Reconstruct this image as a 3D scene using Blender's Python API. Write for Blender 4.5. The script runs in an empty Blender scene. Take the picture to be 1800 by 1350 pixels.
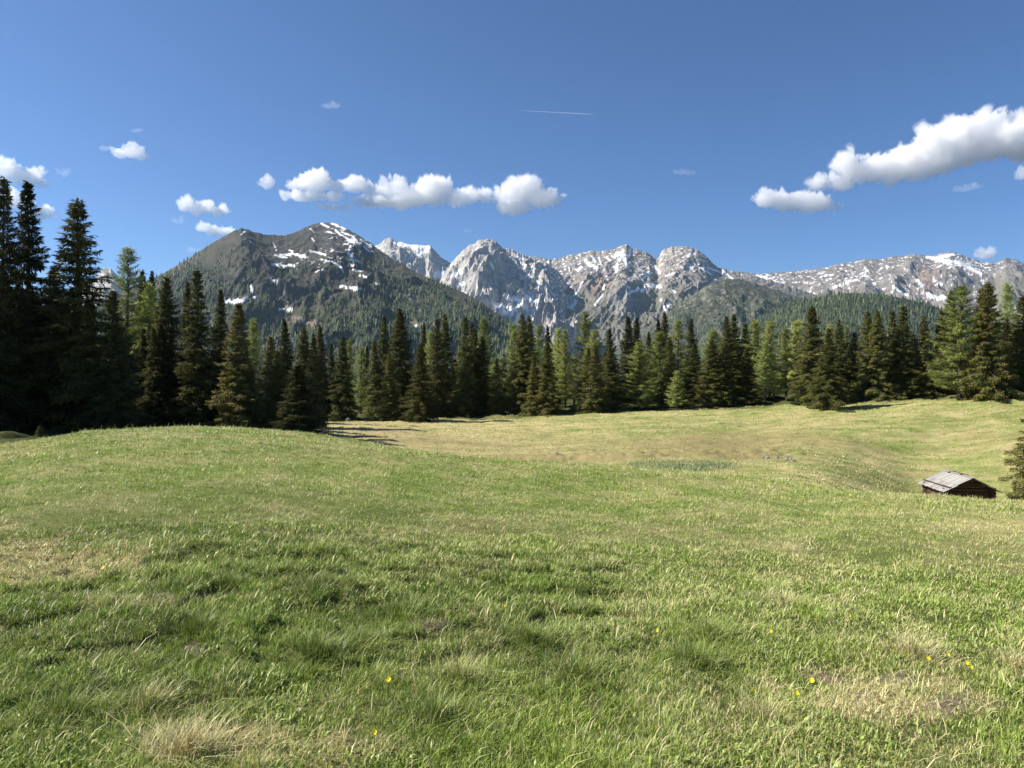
import bpy, bmesh, math, random
import numpy as np

# ------------------------------------------------------------------ camera, light, exposure
S = bpy.context.scene
COL = S.collection
F = 1260.0            # focal length in photograph pixels (1800 wide)
HZ = 660.0            # row of the horizon
EYE = 1.65
SUN_EL, SUN_AZ = math.radians(40.0), math.radians(-86.0)   # azimuth from +Y towards +X

cam_d = bpy.data.cameras.new("camera")
cam = bpy.data.objects.new("camera", cam_d)
COL.objects.link(cam)
cam.location = (0, 0, EYE)
cam.rotation_euler = (math.radians(90), 0, 0)
cam_d.sensor_width = 36.0
cam_d.lens = 36.0 * F / 1800.0
cam_d.shift_y = -(675.0 - HZ) / 1800.0
cam_d.clip_start, cam_d.clip_end = 0.1, 60000.0
S.camera = cam

W = bpy.data.worlds.new("World")
S.world = W
W.use_nodes = True
wn = W.node_tree.nodes
sky = wn.new("ShaderNodeTexSky")
sky.sky_type = 'NISHITA'
sky.sun_disc = False
sky.sun_elevation = SUN_EL
sky.sun_rotation = SUN_AZ
sky.altitude = 1900.0
sky.air_density = 1.0
sky.dust_density = 0.9
sky.ozone_density = 10.0
bg = wn["Background"]
bg.inputs["Strength"].default_value = 0.060
W.node_tree.links.new(sky.outputs[0], bg.inputs["Color"])

sun_d = bpy.data.lights.new("sun", 'SUN')
sun_d.energy = 5.0
sun_d.angle = math.radians(0.53)
sun_d.color = (1.0, 0.93, 0.82)
sun = bpy.data.objects.new("sun", sun_d)
COL.objects.link(sun)
from mathutils import Vector
sd = Vector((math.sin(SUN_AZ) * math.cos(SUN_EL), math.cos(SUN_AZ) * math.cos(SUN_EL), math.sin(SUN_EL)))
sun.rotation_euler = sd.to_track_quat('Z', 'Y').to_euler()
sun.location = (-60, 0, 80)

S.view_settings.view_transform = 'Standard'
S.view_settings.look = 'None'
S.view_settings.exposure = 1.12
S.view_settings.gamma = 1.0
S.render.engine = 'CYCLES'
cy = S.cycles
cy.use_denoising = True
try:
    cy.denoiser = 'OPENIMAGEDENOISE'
except Exception:
    pass
cy.max_bounces = 24
cy.diffuse_bounces = 3
cy.glossy_bounces = 2
cy.transmission_bounces = 3
cy.transparent_max_bounces = 8
S.render.filter_size = 1.0
cy.volume_bounces = 20
cy.use_adaptive_sampling = True
cy.adaptive_threshold = 0.01
cy.caustics_reflective = False
cy.caustics_refractive = False

rng = np.random.default_rng(7)

# ------------------------------------------------------------------ noise
def _h(ix, iy, iz, seed):
    with np.errstate(over='ignore'):
        h = ix.astype(np.uint32) * np.uint32(374761393) + iy.astype(np.uint32) * np.uint32(668265263) + iz.astype(np.uint32) * np.uint32(2147483647) + np.uint32((seed * 974634791) & 0xffffffff)
        h = (h ^ (h >> np.uint32(13))) * np.uint32(1274126177)
        h ^= h >> np.uint32(16)
        h = h * np.uint32(2246822519)
        h ^= h >> np.uint32(13)
    return h

def pn2(x, y, seed=0):
    x = np.asarray(x, dtype=np.float64); y = np.asarray(y, dtype=np.float64)
    xi = np.floor(x); yi = np.floor(y)
    xf = x - xi; yf = y - yi
    xi = xi.astype(np.int64); yi = yi.astype(np.int64)
    u = xf * xf * xf * (xf * (xf * 6 - 15) + 10); v = yf * yf * yf * (yf * (yf * 6 - 15) + 10)
    z = np.zeros_like(xi)
    def g(dx, dy):
        a = _h(xi + dx, yi + dy, z, seed).astype(np.float64) * (2 * math.pi / 4294967296.0)
        return np.cos(a) * (xf - dx) + np.sin(a) * (yf - dy)
    a = g(0, 0); b = g(1, 0); c = g(0, 1); d = g(1, 1)
    return ((a + u * (b - a)) * (1 - v) + (c + u * (d - c)) * v) * 1.5

def pn3(x, y, z, seed=0):
    xi = np.floor(x); yi = np.floor(y); zi = np.floor(z)
    xf = x - xi; yf = y - yi; zf = z - zi
    xi = xi.astype(np.int64); yi = yi.astype(np.int64); zi = zi.astype(np.int64)
    u = xf * xf * (3 - 2 * xf); v = yf * yf * (3 - 2 * yf); w = zf * zf * (3 - 2 * zf)
    def g(a, b, c):
        return _h(xi + a, yi + b, zi + c, seed).astype(np.float64) / 2147483648.0 - 1.0
    r = 0
    for a, wa in ((0, 1 - u), (1, u)):
        for b, wb in ((0, 1 - v), (1, v)):
            for c, wc in ((0, 1 - w), (1, w)):
                r = r + g(a, b, c) * wa * wb * wc
    return r

def fbm(x, y, octv=4, seed=0, gain=0.5, lac=2.03):
    a, s, r = 1.0, 0.0, 0.0
    for i in range(octv):
        r = r + a * pn2(x, y, seed + i * 17)
        s += a; a *= gain
        x = x * lac + 3.1; y = y * lac + 1.7
    return r / s * 1.4

def ridged(x, y, octv=5, seed=0, gain=0.55, lac=2.07):
    a, s, r = 1.0, 0.0, 0.0
    prev = 1.0
    for i in range(octv):
        n = 1 - np.abs(pn2(x, y, seed + i * 31))
        n = n * n
        r = r + a * n * prev
        prev = np.clip(n * 1.3, 0, 1)
        s += a; a *= gain
        x = x * lac + 5.3; y = y * lac + 2.9
    return r / s

def sstep(a, b, x):
    t = np.clip((x - a) / (b - a), 0, 1)
    return t * t * (3 - 2 * t)

# ------------------------------------------------------------------ mesh and tag helpers
def raw_mesh(name, V, faces, attrs=None, mats=(), smooth=False, face_mat=None):
    """faces: list of int arrays (n,k); attrs: {name: (n,) or (n,3) per point}"""
    me = bpy.data.meshes.new(name)
    V = np.ascontiguousarray(V, dtype=np.float32)
    me.vertices.add(len(V))
    me.vertices.foreach_set("co", V.ravel())
    loops = np.concatenate([f.ravel() for f in faces]).astype(np.int32)
    tot = np.concatenate([np.full(len(f), f.shape[1], dtype=np.int32) for f in faces])
    start = np.concatenate([[0], np.cumsum(tot)[:-1]]).astype(np.int32)
    me.loops.add(len(loops))
    me.loops.foreach_set("vertex_index", loops)
    me.polygons.add(len(tot))
    me.polygons.foreach_set("loop_start", start)
    me.polygons.foreach_set("loop_total", tot)
    if smooth:
        me.polygons.foreach_set("use_smooth", np.ones(len(tot), dtype=bool))
    for m in mats:
        me.materials.append(m)
    if face_mat is not None:
        me.polygons.foreach_set("material_index", np.asarray(face_mat, dtype=np.int32))
    for k, a in (attrs or {}).items():
        a = np.asarray(a, dtype=np.float32)
        if a.ndim == 1:
            at = me.attributes.new(k, 'FLOAT', 'POINT'); at.data.foreach_set("value", a)
        else:
            c = np.ones((len(a), 4), dtype=np.float32); c[:, :3] = a
            at = me.attributes.new(k, 'FLOAT_COLOR', 'POINT'); at.data.foreach_set("color", c.ravel())
    me.update(calc_edges=True)
    return me

def link(name, me, parent=None, loc=None):
    o = bpy.data.objects.new(name, me)
    COL.objects.link(o)
    if parent is not None:
        o.parent = parent
    if loc is not None:
        o.location = loc
    return o

def tag(o, label=None, cat=None, group=None, kind=None):
    if label: o["label"] = label
    if cat: o["category"] = cat
    if group: o["group"] = group
    if kind: o["kind"] = kind
    return o

def empty(name, loc=(0, 0, 0), rz=0.0):
    o = bpy.data.objects.new(name, None)
    COL.objects.link(o)
    o.location = loc
    o.rotation_euler = (0, 0, rz)
    o.empty_display_size = 0.3
    return o

def copy_tree(o):
    c = o.copy(); COL.objects.link(c)
    for ch in o.children:
        k = ch.copy(); COL.objects.link(k); k.parent = c
        for g in ch.children:
            q = g.copy(); COL.objects.link(q); q.parent = k
    return c

def grid_faces(nr, nc):
    i = np.arange(nr - 1)[:, None] * nc + np.arange(nc - 1)[None, :]
    return np.stack([i, i + 1, i + nc + 1, i + nc], -1).reshape(-1, 4)

class NT:
    """small helper to write node materials"""
    def __init__(s, name):
        s.m = bpy.data.materials.new(name)
        s.m.use_nodes = True
        s.t = s.m.node_tree
        s.t.nodes.clear()
        s.out = s.t.nodes.new("ShaderNodeOutputMaterial")
    def n(s, typ, **kw):
        x = s.t.nodes.new("ShaderNode" + typ)
        for k, v in kw.items():
            setattr(x, k, v)
        return x
    def l(s, a, b):
        s.t.links.new(a, b)
    def val(s, sock, v):
        if isinstance(v, bpy.types.NodeSocket): s.l(v, sock)
        else: sock.default_value = v
    def math(s, op, a, b=0.0, clamp=False):
        x = s.n("Math", operation=op); x.use_clamp = clamp
        s.val(x.inputs[0], a); s.val(x.inputs[1], b)
        return x.outputs[0]
    def mix(s, f, a, b, blend='MIX'):
        x = s.n("MixRGB", blend_type=blend)
        s.val(x.inputs[0], f)
        for i, c in ((1, a), (2, b)):
            if isinstance(c, bpy.types.NodeSocket): s.l(c, x.inputs[i])
            else: x.inputs[i].default_value = (c[0], c[1], c[2], 1)
        return x.outputs[0]
    def attr(s, name):
        return s.n("Attribute", attribute_name=name)
    def noise(s, scale, detail=4, rough=0.55, vec=None):
        x = s.n("TexNoise"); x.inputs["Scale"].default_value = scale
        x.inputs["Detail"].default_value = detail; x.inputs["Roughness"].default_value = rough
        if vec is not None: s.l(vec, x.inputs["Vector"])
        return x.outputs["Fac"]
    def ramp(s, f, a, b):
        x = s.n("MapRange"); x.inputs["From Min"].default_value = a; x.inputs["From Max"].default_value = b
        s.l(f, x.inputs["Value"])
        return x.outputs[0]
    def pos(s):
        return s.n("NewGeometry").outputs["Position"]
    def principled(s, color, rough=0.7, spec=0.3, normal=None):
        p = s.n("BsdfPrincipled")
        s.val(p.inputs["Base Color"], color if isinstance(color, bpy.types.NodeSocket) else (*color, 1))
        s.val(p.inputs["Roughness"], rough)
        s.val(p.inputs["Specular IOR Level"], spec)
        if normal is not None: s.l(normal, p.inputs["Normal"])
        return p.outputs[0]
    def surf(s, sh):
        s.l(sh, s.out.inputs["Surface"]); return s.m
    def leafy(s, color, trans=0.3, rough=0.55, spec=0.25):
        a = s.principled(color, rough, spec)
        t = s.n("BsdfTranslucent"); s.val(t.inputs[0], color if isinstance(color, bpy.types.NodeSocket) else (*color, 1))
        mx = s.n("MixShader"); mx.inputs[0].default_value = trans
        s.l(a, mx.inputs[1]); s.l(t.outputs[0], mx.inputs[2])
        return s.surf(mx.outputs[0])

# ------------------------------------------------------------------ terrain height
def Z(py, d):          # height of the point seen at row py at depth d
    return EYE + (HZ - py) / F * d

CTRL = []
def col(px, pts):
    for d, py, *z in pts:
        CTRL.append((px, d, z[0] if z else Z(py, d)))
n = None
for px, t in ((-700, -.02), (-200, 0.0), (300, 0.02), (800, -.02), (1300, -.06), (1800, -.12), (2500, -.2)):
    col(px, [(0.8, n, 0.0), (1.6, n, 0.3 * t), (3, n, t), (5, n, 2.1 * t)])
col(-700, [(12, n, -.3), (22, n, -.6), (45, n, -2.6), (70, n, -2.5), (110, n, -3), (170, n, -4)])
col(-200, [(12, n, -.3), (20, n, -.7), (40, n, -2.5), (60, n, -2.6), (100, n, -3), (170, n, -4)])
col(0,   [(9, n, -.12), (14, n, -.17), (20, 787), (32, n, -2.0), (45, 772), (60, 750), (90, n, -3.0), (170, n, -4)])
col(180, [(9, n, -.08), (16, n, -.08), (23, 757), (34, n, -1.8), (48, n, -2.9), (62, n, -3.1), (100, n, -3.6), (170, n, -4)])
col(350, [(9, n, -.12), (16, n, -.12), (24, 752), (36, n, -1.7), (50, n, -3.0), (70, n, -3.6), (110, n, -4.2), (170, n, -5)])
col(500, [(9, n, -.2), (16, n, -.25), (25, 758), (38, n, -2.2), (52, n, -3.8), (72, n, -4.4), (110, n, -4.9), (170, n, -5.5)])
col(560, [(9, n, -.25), (16, n, -.38), (25, 765), (38, n, -2.6), (52, n, -4.3), (76, 762), (112, 737), (170, n, -5.5)])
col(650, [(9, n, -.3), (16, n, -.45), (24, 780), (38, n, -3.2), (52, n, -4.8), (68, 776), (90, 750), (113, 736), (170, n, -5.5)])
col(800, [(8, n, -.3), (15, n, -.7), (22, 801), (36, n, -3.7), (50, n, -4.9), (60, 797), (80, 766), (112, 735), (170, n, -5.5)])
col(950, [(8, n, -.33), (15, n, -.8), (22, 811), (36, n, -3.9), (48, n, -4.9), (58, 806), (72, 783), (90, 755), (111, 729), (170, n, -5)])
col(1090, [(8, n, -.38), (15, n, -.95), (22, 820), (36, n, -4.0), (47, 824), (54, 812), (64, 793), (84, 757), (109, 721), (170, n, -4.2)])
col(1190, [(8, n, -.42), (14, n, -.9), (22, 829), (34, n, -3.8), (46, 827), (53, 812), (63, 793), (82, 757), (109, 717), (170, n, -3.8)])
col(1300, [(8, n, -.46), (13, n, -.9), (21, 840), (32, n, -3.4), (45, 830), (54, 811), (66, 790), (82, 757), (107, 713), (170, n, -3)])
col(1450, [(8, n, -.5), (13, n, -.95), (19.5, 858), (30, n, -3.4), (42, 848), (54, 819), (65, 789), (78, 757), (95, 719), (106, 706), (170, n, -2.3)])
col(1620, [(7, n, -.42), (12, n, -.85), (17.5, 874), (27, n, -3.6), (40, n, -6.6), (48, n, -7.2), (56, 866), (61, 838), (69, 797), (78, 755), (98, 701), (106, 697), (170, n, -1.2)])
col(1720, [(7, n, -.45), (12, n, -.9), (17, 881), (26, n, -3.6), (40, n, -6.5), (48, n, -7.4), (55, 870), (61, 832), (69, 788), (80, 742), (97, 695), (170, n, -.8)])
col(1800, [(7, n, -.48), (12, n, -.92), (16.5, 885), (26, n, -3.4), (41, n, -6.0), (49, n, -6.9), (56, 858), (60, 828), (68, 779), (80, 735), (95, 692), (170, n, -.5)])
col(2500, [(7, n, -.6), (12, n, -1.1), (16.5, n, -1.6), (26, n, -3.1), (41, n, -5.2), (54, n, -5), (66, n, -3.5), (95, n, 1.0), (170, n, 3)])
CTRL = np.array(CTRL)
def _uv(px, d):
    return np.stack([np.asarray(px) / 330.0, np.log(d) * 1.9], -1)
def _tps(r2):
    return 0.5 * r2 * np.log(r2 + 1e-12)
_c = _uv(CTRL[:, 0], CTRL[:, 1])
_n = len(_c)
_A = np.zeros((_n + 3, _n + 3))
_A[:_n, :_n] = _tps(((_c[:, None] - _c[None]) ** 2).sum(-1)) + np.eye(_n) * 0.004
_A[:_n, _n:] = np.c_[np.ones(_n), _c]; _A[_n:, :_n] = _A[:_n, _n:].T
# fit the drop below a level plane divided by depth, so that rows of the picture are fitted evenly
_w = np.linalg.solve(_A, np.r_[(CTRL[:, 2]) / CTRL[:, 1], 0, 0, 0])
GP = np.arange(-760, 2561, 10.0)
GL = np.arange(math.log(0.7), math.log(260), 0.015)
_gp, _gl = np.meshgrid(GP, GL)
_q = _uv(_gp.ravel(), np.exp(_gl.ravel()))
_g = np.empty(len(_q))
for i in range(0, len(_q), 20000):
    q = _q[i:i + 20000]
    _g[i:i + 20000] = _tps(((q[:, None] - _c[None]) ** 2).sum(-1)) @ _w[:_n] + _w[_n] + q @ _w[_n + 1:]
GZ = _g.reshape(_gp.shape)

AM = math.radians(52)
def polar(x, y):
    a = np.arctan2(x, y); r = np.hypot(x, y)
    ac = np.clip(a, -AM, AM)
    return a, r, 900 + F * np.tan(ac), r * np.cos(ac)

TL = np.array([(-700, 26), (0, 28), (150, 34), (300, 46), (480, 60), (540, 68), (575, 100), (640, 107), (800, 109), (950, 109), (1100, 106), (1300, 105), (1430, 103), (1620, 98), (1800, 92), (2500, 80)])
def treeline(px):
    return np.interp(px, TL[:, 0], TL[:, 1])

def base_h(x, y):
    a, r, px, d = polar(x, y)
    d = np.maximum(d, 0.75)
    fi = np.clip((px - GP[0]) / 10.0, 0, len(GP) - 1.001)
    fj = np.clip((np.log(np.minimum(d, 250)) - GL[0]) / 0.015, 0, len(GL) - 1.001)
    i = fi.astype(int); j = fj.astype(int); u = fi - i; v = fj - j
    k = (GZ[j, i] * (1 - u) + GZ[j, i + 1] * u) * (1 - v) + (GZ[j + 1, i] * (1 - u) + GZ[j + 1, i + 1] * u) * v
    z = k * np.minimum(d, 250)
    back = sstep(math.radians(58), math.radians(120), np.abs(a))
    z = z * (1 - back) + (-0.03 * r) * back
    # beyond the belt of trees the ground falls to the valley
    zfar = -4 - 250 * sstep(170, 1300, r) 
    f = sstep(150, 240, r)
    return z * (1 - f) + zfar * f

def bumps(x, y):
    a, r, px, d = polar(x, y)
    near = 1 - sstep(24, 34, r)
    b = near * (0.035 * fbm(x / 0.9, y / 0.9, 3, 11) + 0.06 * fbm(x / 3.2, y / 3.2, 3, 5)) * sstep(0.6, 3.0, r)
    # ledges and tussocks of the rough patch in front
    m = sstep(3.6, 4.4, r) * (1 - sstep(7.2, 9.0, r)) * (1 - sstep(1000, 1250, px))
    l = fbm(x / 0.75 + 3, y / 0.55, 4, 91)
    b = b + m * (0.055 * sstep(-0.02, 0.10, l) - 0.025)
    mid = sstep(34, 46, r) * (1 - sstep(120, 160, r))
    b = b + mid * (0.30 * fbm(x / 7.0, y / 4.0, 4, 23) + 0.10 * np.abs(fbm(x / 2.2, y / 1.3, 3, 29)) - 0.03)
    rim = np.exp(-((d - 58) / 5.5) ** 2) * sstep(880, 1000, px) * (1 - sstep(1380, 1480, px))
    b = b + rim * 0.45 * ridged(x / 1.7, y / 1.2, 3, 37) * sstep(56, 58, d)
    wood = sstep(-4, 3, d - treeline(px)) * (1 - sstep(150, 220, r))
    b = b + wood * 0.55 * fbm(x / 3.0, y / 3.0, 3, 41)
    return b

def height(x, y):
    x = np.asarray(x, dtype=np.float64); y = np.asarray(y, dtype=np.float64)
    return base_h(x, y) + bumps(x, y)
def h1(x, y):
    return float(height(np.array([x]), np.array([y]))[0])
def at(px, d):
    return ((px - 900) / F * d, d)

# straw patches of the photograph: (px, py, rx, ry, amount)
DRY = [(60, 985, 240, 46, .82), (330, 1310, 80, 45, .85), (500, 1325, 190, 46, .75), (1600, 1130, 60, 40, .6), (1560, 1225, 200, 66, .88), (1790, 1165, 30, 30, .6),
       (1380, 970, 34, 10, .5), (690, 940, 90, 14, .5), (1360, 1060, 40, 20, .4), (1740, 925, 150, 18, .75), (1560, 900, 140, 8, .5), (1420, 935, 60, 8, .4), (1080, 870, 70, 8, .5), (1530, 925, 60, 10, .35),
       (140, 852, 50, 6, .3), (270, 764, 90, 7, .6), (780, 905, 40, 7, .45), (970, 940, 40, 8, .4), (1500, 1330, 260, 40, .55), (60, 1310, 60, 40, .35), (1250, 1310, 90, 50, .5), (250, 1060, 120, 16, .5), (640, 1300, 60, 30, .4),
       (940, 872, 60, 5, .4), (1260, 850, 120, 7, .5), (1500, 880, 120, 8, .45), (560, 1130, 25, 12, .3), (1110, 1165, 30, 10, .45), (810, 1175, 35, 18, .35)]
BARE = [(1455, 1190, 42, 14, .8), (1580, 1195, 40, 12, .7), (1665, 1240, 48, 26, .8), (1520, 1225, 40, 14, .6), (290, 1050, 26, 8, .6), (380, 1045, 44, 9, .7),
        (340, 1138, 24, 14, .8), (590, 1135, 40, 12, .6), (720, 1130, 40, 9, .8), (750, 1095, 40, 10, .7), (950, 1146, 60, 8, .8), (170, 1190, 26, 10, .5), (1040, 1240, 14, 14, .6), (500, 1275, 30, 10, .5), (1600, 1290, 40, 10, .4)]
def patches(x, y, z, L, nz):
    yy = np.maximum(y, 0.3)
    px = 900 + F * x / yy; py = HZ + (EYE - z) / yy * F
    r = np.zeros_like(x)
    for a, b, rx, ry, w in L:
        q = np.sqrt(((px - a) / rx) ** 2 + ((py - b) / ry) ** 2) + 0.70 * nz
        r = np.maximum(r, w * (1 - sstep(0.55, 1.15, q)))
    return np.where(y > 1.0, r, 0)

def dryness(x, y, z):
    a, r, px, d = polar(x, y)
    n1 = fbm(x / 1.3, y / 1.3, 4, 61); n2 = fbm(x / 6.5, y / 6.5, 3, 67); n3 = fbm(x / 0.35, y / 0.35, 2, 71)
    near = 0.31 + 0.38 * n1 + 0.16 * n2 + 0.14 * n3 + 0.10 * sstep(1300, 1800, px) * sstep(9, 14, r) + 0.10 * sstep(10, 22, r)
    near = near - 0.10 * (1 - sstep(850, 1150, px)) * sstep(3.2, 4.5, r) * (1 - sstep(8, 11, r))
    m1 = fbm(x / 14, y / 3.5, 4, 73); m2 = fbm(x / 3.0, y / 1.0, 3, 79); m3 = fbm(x / 0.6, y / 0.5, 2, 80)
    mid = 0.54 + 0.36 * m1 + 0.42 * m2 + 0.16 * m3 + 0.34 * (1 - sstep(700, 1150, px)) * sstep(50, 60, d) - 0.03 * sstep(1400, 1700, px)
    f = sstep(28, 42, r)
    return np.clip(np.maximum(near * (1 - f) + mid * f, patches(x, y, z, DRY, .7 * n1 + .8 * n3)), 0, 1)

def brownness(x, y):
    """rust-brown heath of the far meadow, with the shade of its dip painted in"""
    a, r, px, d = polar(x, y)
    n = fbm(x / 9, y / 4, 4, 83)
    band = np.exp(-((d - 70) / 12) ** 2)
    b = (0.45 * (1 - sstep(750, 1100, px)) + 1.0 * np.exp(-((px - 1270) / 130) ** 2) + 0.2 + 0.25 * np.exp(-((px - 1080) / 60) ** 2)) * band  # the peak right of centre also paints the shading of the dip
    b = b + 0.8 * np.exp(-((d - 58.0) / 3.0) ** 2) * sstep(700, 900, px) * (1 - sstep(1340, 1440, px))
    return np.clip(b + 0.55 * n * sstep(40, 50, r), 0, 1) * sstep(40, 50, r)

def marsh(x, y):
    a, r, px, d = polar(x, y)
    n = fbm(x / 2.0, y / 2.0, 3, 97)
    q = np.sqrt(((px - 1190) / 112) ** 2 + ((d - 50.0) / 4.0) ** 2) + 0.30 * n
    return 1 - sstep(0.50, 1.15, q)

# ------------------------------------------------------------------ ground sheet
def build_ground():
    a = np.concatenate([np.linspace(-180, -48, 60)[:-1], np.linspace(-48, 48, 620), np.linspace(48, 180, 60)[1:]])
    a = np.radians(a)
    r = np.concatenate([[0.02], np.exp(np.linspace(math.log(0.5), math.log(30), 520)), np.exp(np.linspace(math.log(30), math.log(170), 300))[1:],
                        np.exp(np.linspace(math.log(170), math.log(9500), 40))[1:]])
    rr, aa = np.meshgrid(r, a, indexing='ij')
    x = (rr * np.sin(aa)).ravel(); y = (rr * np.cos(aa)).ravel()
    z = height(x, y)
    _, r_, px, d = polar(x, y)
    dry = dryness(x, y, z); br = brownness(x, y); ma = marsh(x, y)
    n1 = fbm(x / 0.8, y / 0.8, 3, 62)
    bare = patches(x, y, z, BARE, n1)
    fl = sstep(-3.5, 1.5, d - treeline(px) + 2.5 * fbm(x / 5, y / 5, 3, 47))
    V = np.stack([x, y, z], -1)
    t = NT("meadow_ground")
    P = t.pos()
    nz = t.noise(7.0, 5, 0.65, P); nf = t.noise(38.0, 4, 0.7, P); nc = t.noise(0.7, 3, 0.5, P)
    dA = t.attr("dry").outputs["Fac"]
    dd = t.math('ADD', dA, t.math('MULTIPLY', t.math('SUBTRACT', nz, 0.5), 0.55), True)
    green = t.mix(nf, (0.085, 0.125, 0.024), (0.20, 0.25, 0.065))
    straw = t.mix(nf, (0.26, 0.21, 0.095), (0.49, 0.43, 0.215))
    c = t.mix(t.ramp(dd, 0.22, 0.92), green, straw)
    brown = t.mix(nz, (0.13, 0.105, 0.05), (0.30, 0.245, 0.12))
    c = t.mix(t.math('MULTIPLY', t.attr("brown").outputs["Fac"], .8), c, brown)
    c = t.mix(t.math('MULTIPLY', t.attr("duff_shade").outputs["Fac"], .65), c, t.mix(nf, (0.022, 0.026, 0.009), (0.085, 0.080, 0.034)))  # dark duff tint, also painting in the shade between near blades
    soil = t.mix(nf, (0.06, 0.045, 0.035), (0.22, 0.17, 0.13))
    c = t.mix(t.attr("bare").outputs["Fac"], c, soil)
    c = t.mix(t.attr("wet").outputs["Fac"], c, t.mix(nz, (0.075, 0.115, 0.06), (0.16, 0.21, 0.11)))
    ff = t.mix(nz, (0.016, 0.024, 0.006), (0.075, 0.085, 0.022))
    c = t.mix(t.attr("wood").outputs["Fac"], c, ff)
    bp = t.n("Bump"); bp.inputs["Strength"].default_value = 0.6; bp.inputs["Distance"].default_value = 0.05
    t.l(t.math('ADD', nf, t.math('MULTIPLY', nz, 1.5)), bp.inputs["Height"])
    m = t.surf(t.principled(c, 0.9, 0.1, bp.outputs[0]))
    me = raw_mesh("meadow", V, [grid_faces(len(r), len(a))], dict(dry=dry, brown=br, wet=ma, wood=fl, bare=bare, duff_shade=(1 - sstep(7, 17, r_)) * (1 - .8 * patches(x, y, z, DRY, n1))), [m], True)
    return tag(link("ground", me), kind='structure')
build_ground()

# ------------------------------------------------------------------ grass
def grass_material(name, g0, g1, s0, s1, trans=0.25):
    t = NT(name)
    tone = t.attr("tone").outputs["Fac"]; dry = t.attr("dry").outputs["Fac"]
    c = t.mix(dry, t.mix(tone, g0, g1), t.mix(tone, s0, s1))
    return t.leafy(c, trans, 0.45, 0.30)
M_GRASS = grass_material("grass_blades", (0.078, 0.138, 0.016), (0.315, 0.425, 0.072), (0.38, 0.31, 0.14), (0.70, 0.62, 0.36))

def blades(x, y, z, h, w, lean, head, dry, tone, segs=2):
    """curved tapering blades; head = direction of lean, lean = sideways reach / height"""
    N = len(x)
    lx, ly = np.cos(head), np.sin(head)
    fa = head + np.pi / 2 + rng.normal(0, .5, N)
    sx, sy = np.cos(fa) * w * .5, np.sin(fa) * w * .5
    V, D, T = [], [], []
    ss = [0, .55, 1] if segs == 2 else [0, 1]
    for s in ss:
        cx = x + lx * h * lean * s * (0.35 + 0.65 * s); cyy = y + ly * h * lean * s * (0.35 + 0.65 * s)
        cz = z - 0.012 * (s == 0) + h * s * (1 - 0.18 * lean * s)
        tt = np.clip(tone + 0.22 * (s - .4), 0, 1)
        if s < 1:
            k = 1 - 0.25 * s
            V += [np.stack([cx - sx * k, cyy - sy * k, cz], -1), np.stack([cx + sx * k, cyy + sy * k, cz], -1)]
            D += [dry, dry]; T += [tt, tt]
        else:
            V.append(np.stack([cx, cyy, cz], -1)); D.append(np.clip(dry + .08, 0, 1)); T.append(tt)
    V = np.stack(V, 1); D = np.stack(D, 1); T = np.stack(T, 1)
    k = V.shape[1]
    b = np.arange(N)[:, None] * k
    if segs == 2:
        fs = [b + np.array([[0, 1, 3, 2]]), b + np.array([[2, 3, 4]])]
    else:
        fs = [b + np.array([[0, 1, 2]])]
    return V.reshape(-1, 3), fs, D.ravel(), T.ravel()

class Batch:
    def __init__(s): s.V, s.F3, s.F4, s.D, s.T, s.n = [], [], [], [], [], 0
    def add(s, V, fs, D, T):
        for f in fs: (s.F4 if f.shape[1] == 4 else s.F3).append(f + s.n)
        s.V.append(V); s.D.append(D); s.T.append(T); s.n += len(V)
    def build(s, name, mat):
        fs = ([np.concatenate(s.F4)] if s.F4 else []) + ([np.concatenate(s.F3)] if s.F3 else [])
        return raw_mesh(name, np.concatenate(s.V), fs, dict(dry=np.concatenate(s.D), tone=np.concatenate(s.T)), [mat])

def scatter(N, r0, r1, p, amax=41):
    """random points, number per area falling as r**-p"""
    a = np.radians(rng.uniform(-amax, amax, N))
    u = rng.random(N); e = 2 - p
    r = (r0 ** e + u * (r1 ** e - r0 ** e)) ** (1 / e) if abs(e) > 1e-6 else r0 * (r1 / r0) ** u
    return r * np.sin(a), r * np.cos(a), r

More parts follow.
